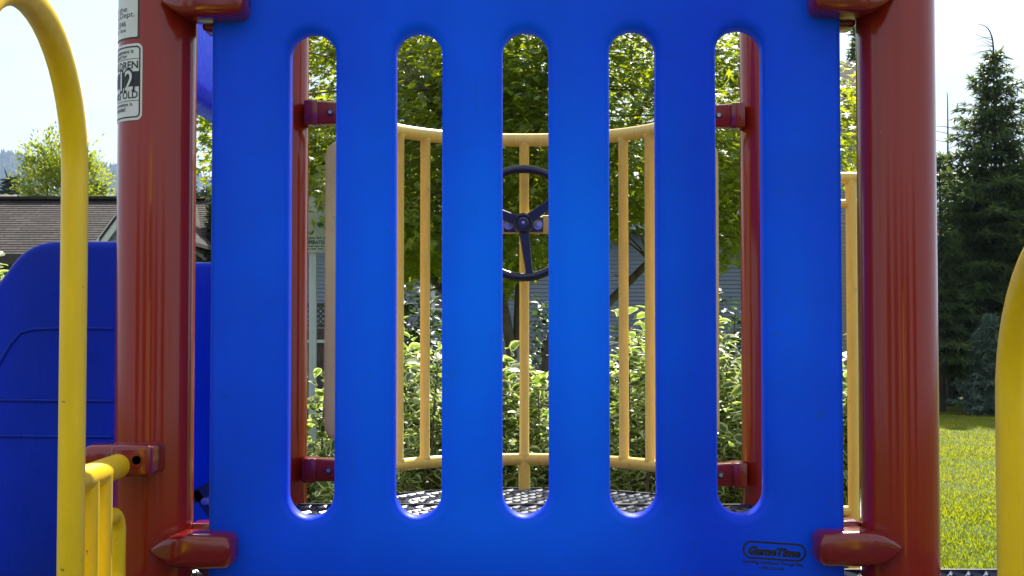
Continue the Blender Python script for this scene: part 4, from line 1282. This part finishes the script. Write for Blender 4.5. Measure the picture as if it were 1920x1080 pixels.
for u, Y, v, lab in ((14, 95, 327, 'dark far conifer above the hip roof at the left edge'), (182, 110, 340, 'dark far conifer just right of the young tree'), (352, 120, 338, 'blue green far conifer half hidden behind the stickered post'), (384, 135, 352, 'blue green far conifer in the gap left of the panel')):
    conifer('far_conifer', lab, (wx(u, Y), Y, 0), wz(v, Y), 2.4, M['far_needles'], int(u) + 5, whorl=.75, per=7, spray=.8, low=.1, dens=.22, group='conifers far beyond the houses')

# unseen broad trees added behind the viewer to darken reflections in the glossy posts
proto = broad_tree('added_shade_tree', 'unseen broad leafy tree added behind the viewer to darken reflections', (0, -30, 0), (0, -30, 4.6), (3.4, 3.0, 3.4), 110, 60, SIMPLE, .34, M['dark_leaf'], M['bark'], 1.8, .16,
                   [((.3, -30, 7.4), (0, -30, 4)), ((-2, -30, 6), (-.3, -30, 3.4)), ((2, -29.6, 6), (.3, -30, 3.4)), ((0, -28, 5), (0, -29.6, 3))], (.55, .55, .32), 77, 'unseen trees added behind the viewer')
for x, y in ((-9.5, -27), (8.5, -31), (-19, -22), (18.5, -25)):
    c = copy_tree(proto); c.location = (x, y, 0)

# ------------------------------------------------------------------ wooded hill
HD = 2300
def ridge_z(x):
    u = 983 + x / HD * F
    v = np.interp(u, [-1600, -500, 0, 120, 220, 380, 700, 1100, 1500, 2400, 3600], [330, 318, 308, 322, 338, 362, 440, 520, 545, 540, 560])
    return E + (630 - v) / F * HD
nx_, ny_ = 90, 14
V = []; Fc = []
for j in range(ny_ + 1):
    q = j / ny_
    for i in range(nx_ + 1):
        x = -3000 + 6000 * i / nx_
        y = 1240 + 1120 * q
        z = -.5 + ridge_z(x) * (q * q * (3 - 2 * q)) + 6 * math.sin(x * .015 + y * .01) * q
        V.append((x, y, z))
for j in range(ny_):
    for i in range(nx_):
        a = j * (nx_ + 1) + i; Fc.append((a, a + 1, a + nx_ + 2, a + nx_ + 1))
tag(MB().add(V, Fc).build('hill', M['hill'], None, 60), kind='structure')
def forest():
    P = []; H = []
    n = 5200
    X = rng.uniform(-1520, 0, n); Q = rng.random(n) ** .8
    X = np.concatenate([X, rng.uniform(-1520, -280, 2600)]); Q = np.concatenate([Q, .9 + .1 * rng.random(2600)])
    n = len(X)
    Yy = 1240 + 1120 * Q
    Z = -.5 + ridge_z(X * 1.0) * (Q * Q * (3 - 2 * Q)) + 6 * np.sin(X * .015 + Yy * .01) * Q
    hh = rng.uniform(18, 36, n)
    tv = []; tt = []
    # ragged tiers
    for k, (z0, z1, r) in enumerate(((0, .45, .20), (.22, .66, .17), (.45, .84, .125), (.66, 1.0, .075))):
        b = len(tv)
        for i in range(7):
            a = 2 * PI * i / 7 + k; rr_ = r * (1.15 if i % 2 else .75)
            tv.append((rr_ * math.cos(a), rr_ * math.sin(a), z0 - (.05 if i % 2 else 0)))
        tv.append((0, 0, z1))
        for i in range(7): tt.append((b + i, b + (i + 1) % 7, b + 7))
    tv = np.array(tv); tt = np.array(tt)
    ang = rng.random(n) * 2 * PI
    c, s_ = np.cos(ang), np.sin(ang)
    W = np.stack([c[:, None] * tv[:, 0] - s_[:, None] * tv[:, 1], s_[:, None] * tv[:, 0] + c[:, None] * tv[:, 1], np.repeat(tv[None, :, 2], n, 0)], 2) * hh[:, None, None]
    W += np.stack([X, Yy, Z], 1)[:, None, :]
    T = tt[None] + (np.arange(n) * len(tv))[:, None, None]
    o = mesh_np('forest', W.reshape(-1, 3), T.reshape(-1, 3), M['far_needles'], None, {'tint': np.repeat(rng.random(n), len(tv))})
    tag(o, 'hazy blue conifer forest covering the distant hillside', 'forest', kind='stuff')
forest()

# ------------------------------------------------------------------ air
mh, nt, out = newmat('hazy_air')
pv = ND(nt, 'ShaderNodeVolumePrincipled')
pv.inputs['Color'].default_value = (.50, .68, .95, 1)
pv.inputs['Density'].default_value = .00016
pv.inputs['Anisotropy'].default_value = .25
nt.links.new(pv.outputs[0], out.inputs['Volume'])
hz = MB().box((0, 1500, 249), (7400, 4800, 500)).build('haze', mh, None, 0)
tag(hz, 'thin bluish summer haze over the far hill', 'haze', kind='stuff')

# ------------------------------------------------------------------ light
sl = bpy.data.lights.new('sun', 'SUN'); so = bpy.data.objects.new('sun', sl); COL.objects.link(so)
sl.energy = 4.2; sl.angle = math.radians(.53); sl.color = (1, .95, .86)
so.rotation_euler = sd.to_track_quat('Z', 'Y').to_euler()
so.location = (20, 40, 50)
w = bpy.data.worlds.new('World'); S.world = w; w.use_nodes = True
nt = w.node_tree; nt.nodes.clear()
wo = nt.nodes.new('ShaderNodeOutputWorld'); bg = nt.nodes.new('ShaderNodeBackground'); sky = nt.nodes.new('ShaderNodeTexSky')
sky.sky_type = 'NISHITA'; sky.sun_disc = False; sky.sun_elevation = EL; sky.sun_rotation = AZ
sky.air_density = 1.0; sky.dust_density = 2.0; sky.ozone_density = 1.0
# thin high cloud
tc = nt.nodes.new('ShaderNodeTexCoord')
mp = nt.nodes.new('ShaderNodeMapping'); mp.inputs['Scale'].default_value = (1, 1, 3.2)
nt.links.new(tc.outputs['Generated'], mp.inputs[0])
cn = noise(nt, mp.outputs[0], 2.6, 7, .6)
veil = ramp(nt, cn, [(.38, (.185, .215, .255)), (.70, (.270, .280, .292))])
vs_ = ND(nt, 'ShaderNodeVectorMath', operation='SCALE'); nt.links.new(veil, vs_.inputs[0]); vs_.inputs['Scale'].default_value = 10
mxs = mixc(nt, .94, sky.outputs[0], vs_.outputs[0])
nt.links.new(mxs, bg.inputs[0])
bg.inputs[1].default_value = .13
nt.links.new(bg.outputs[0], wo.inputs[0])

vs = S.view_settings
vs.view_transform = 'Standard'; vs.look = 'None'; vs.exposure = 1.55; vs.gamma = 1
S.cycles.use_denoising = True
S.cycles.max_bounces = 10
S.cycles.diffuse_bounces = 5
S.cycles.transmission_bounces = 6
S.cycles.sample_clamp_indirect = 6
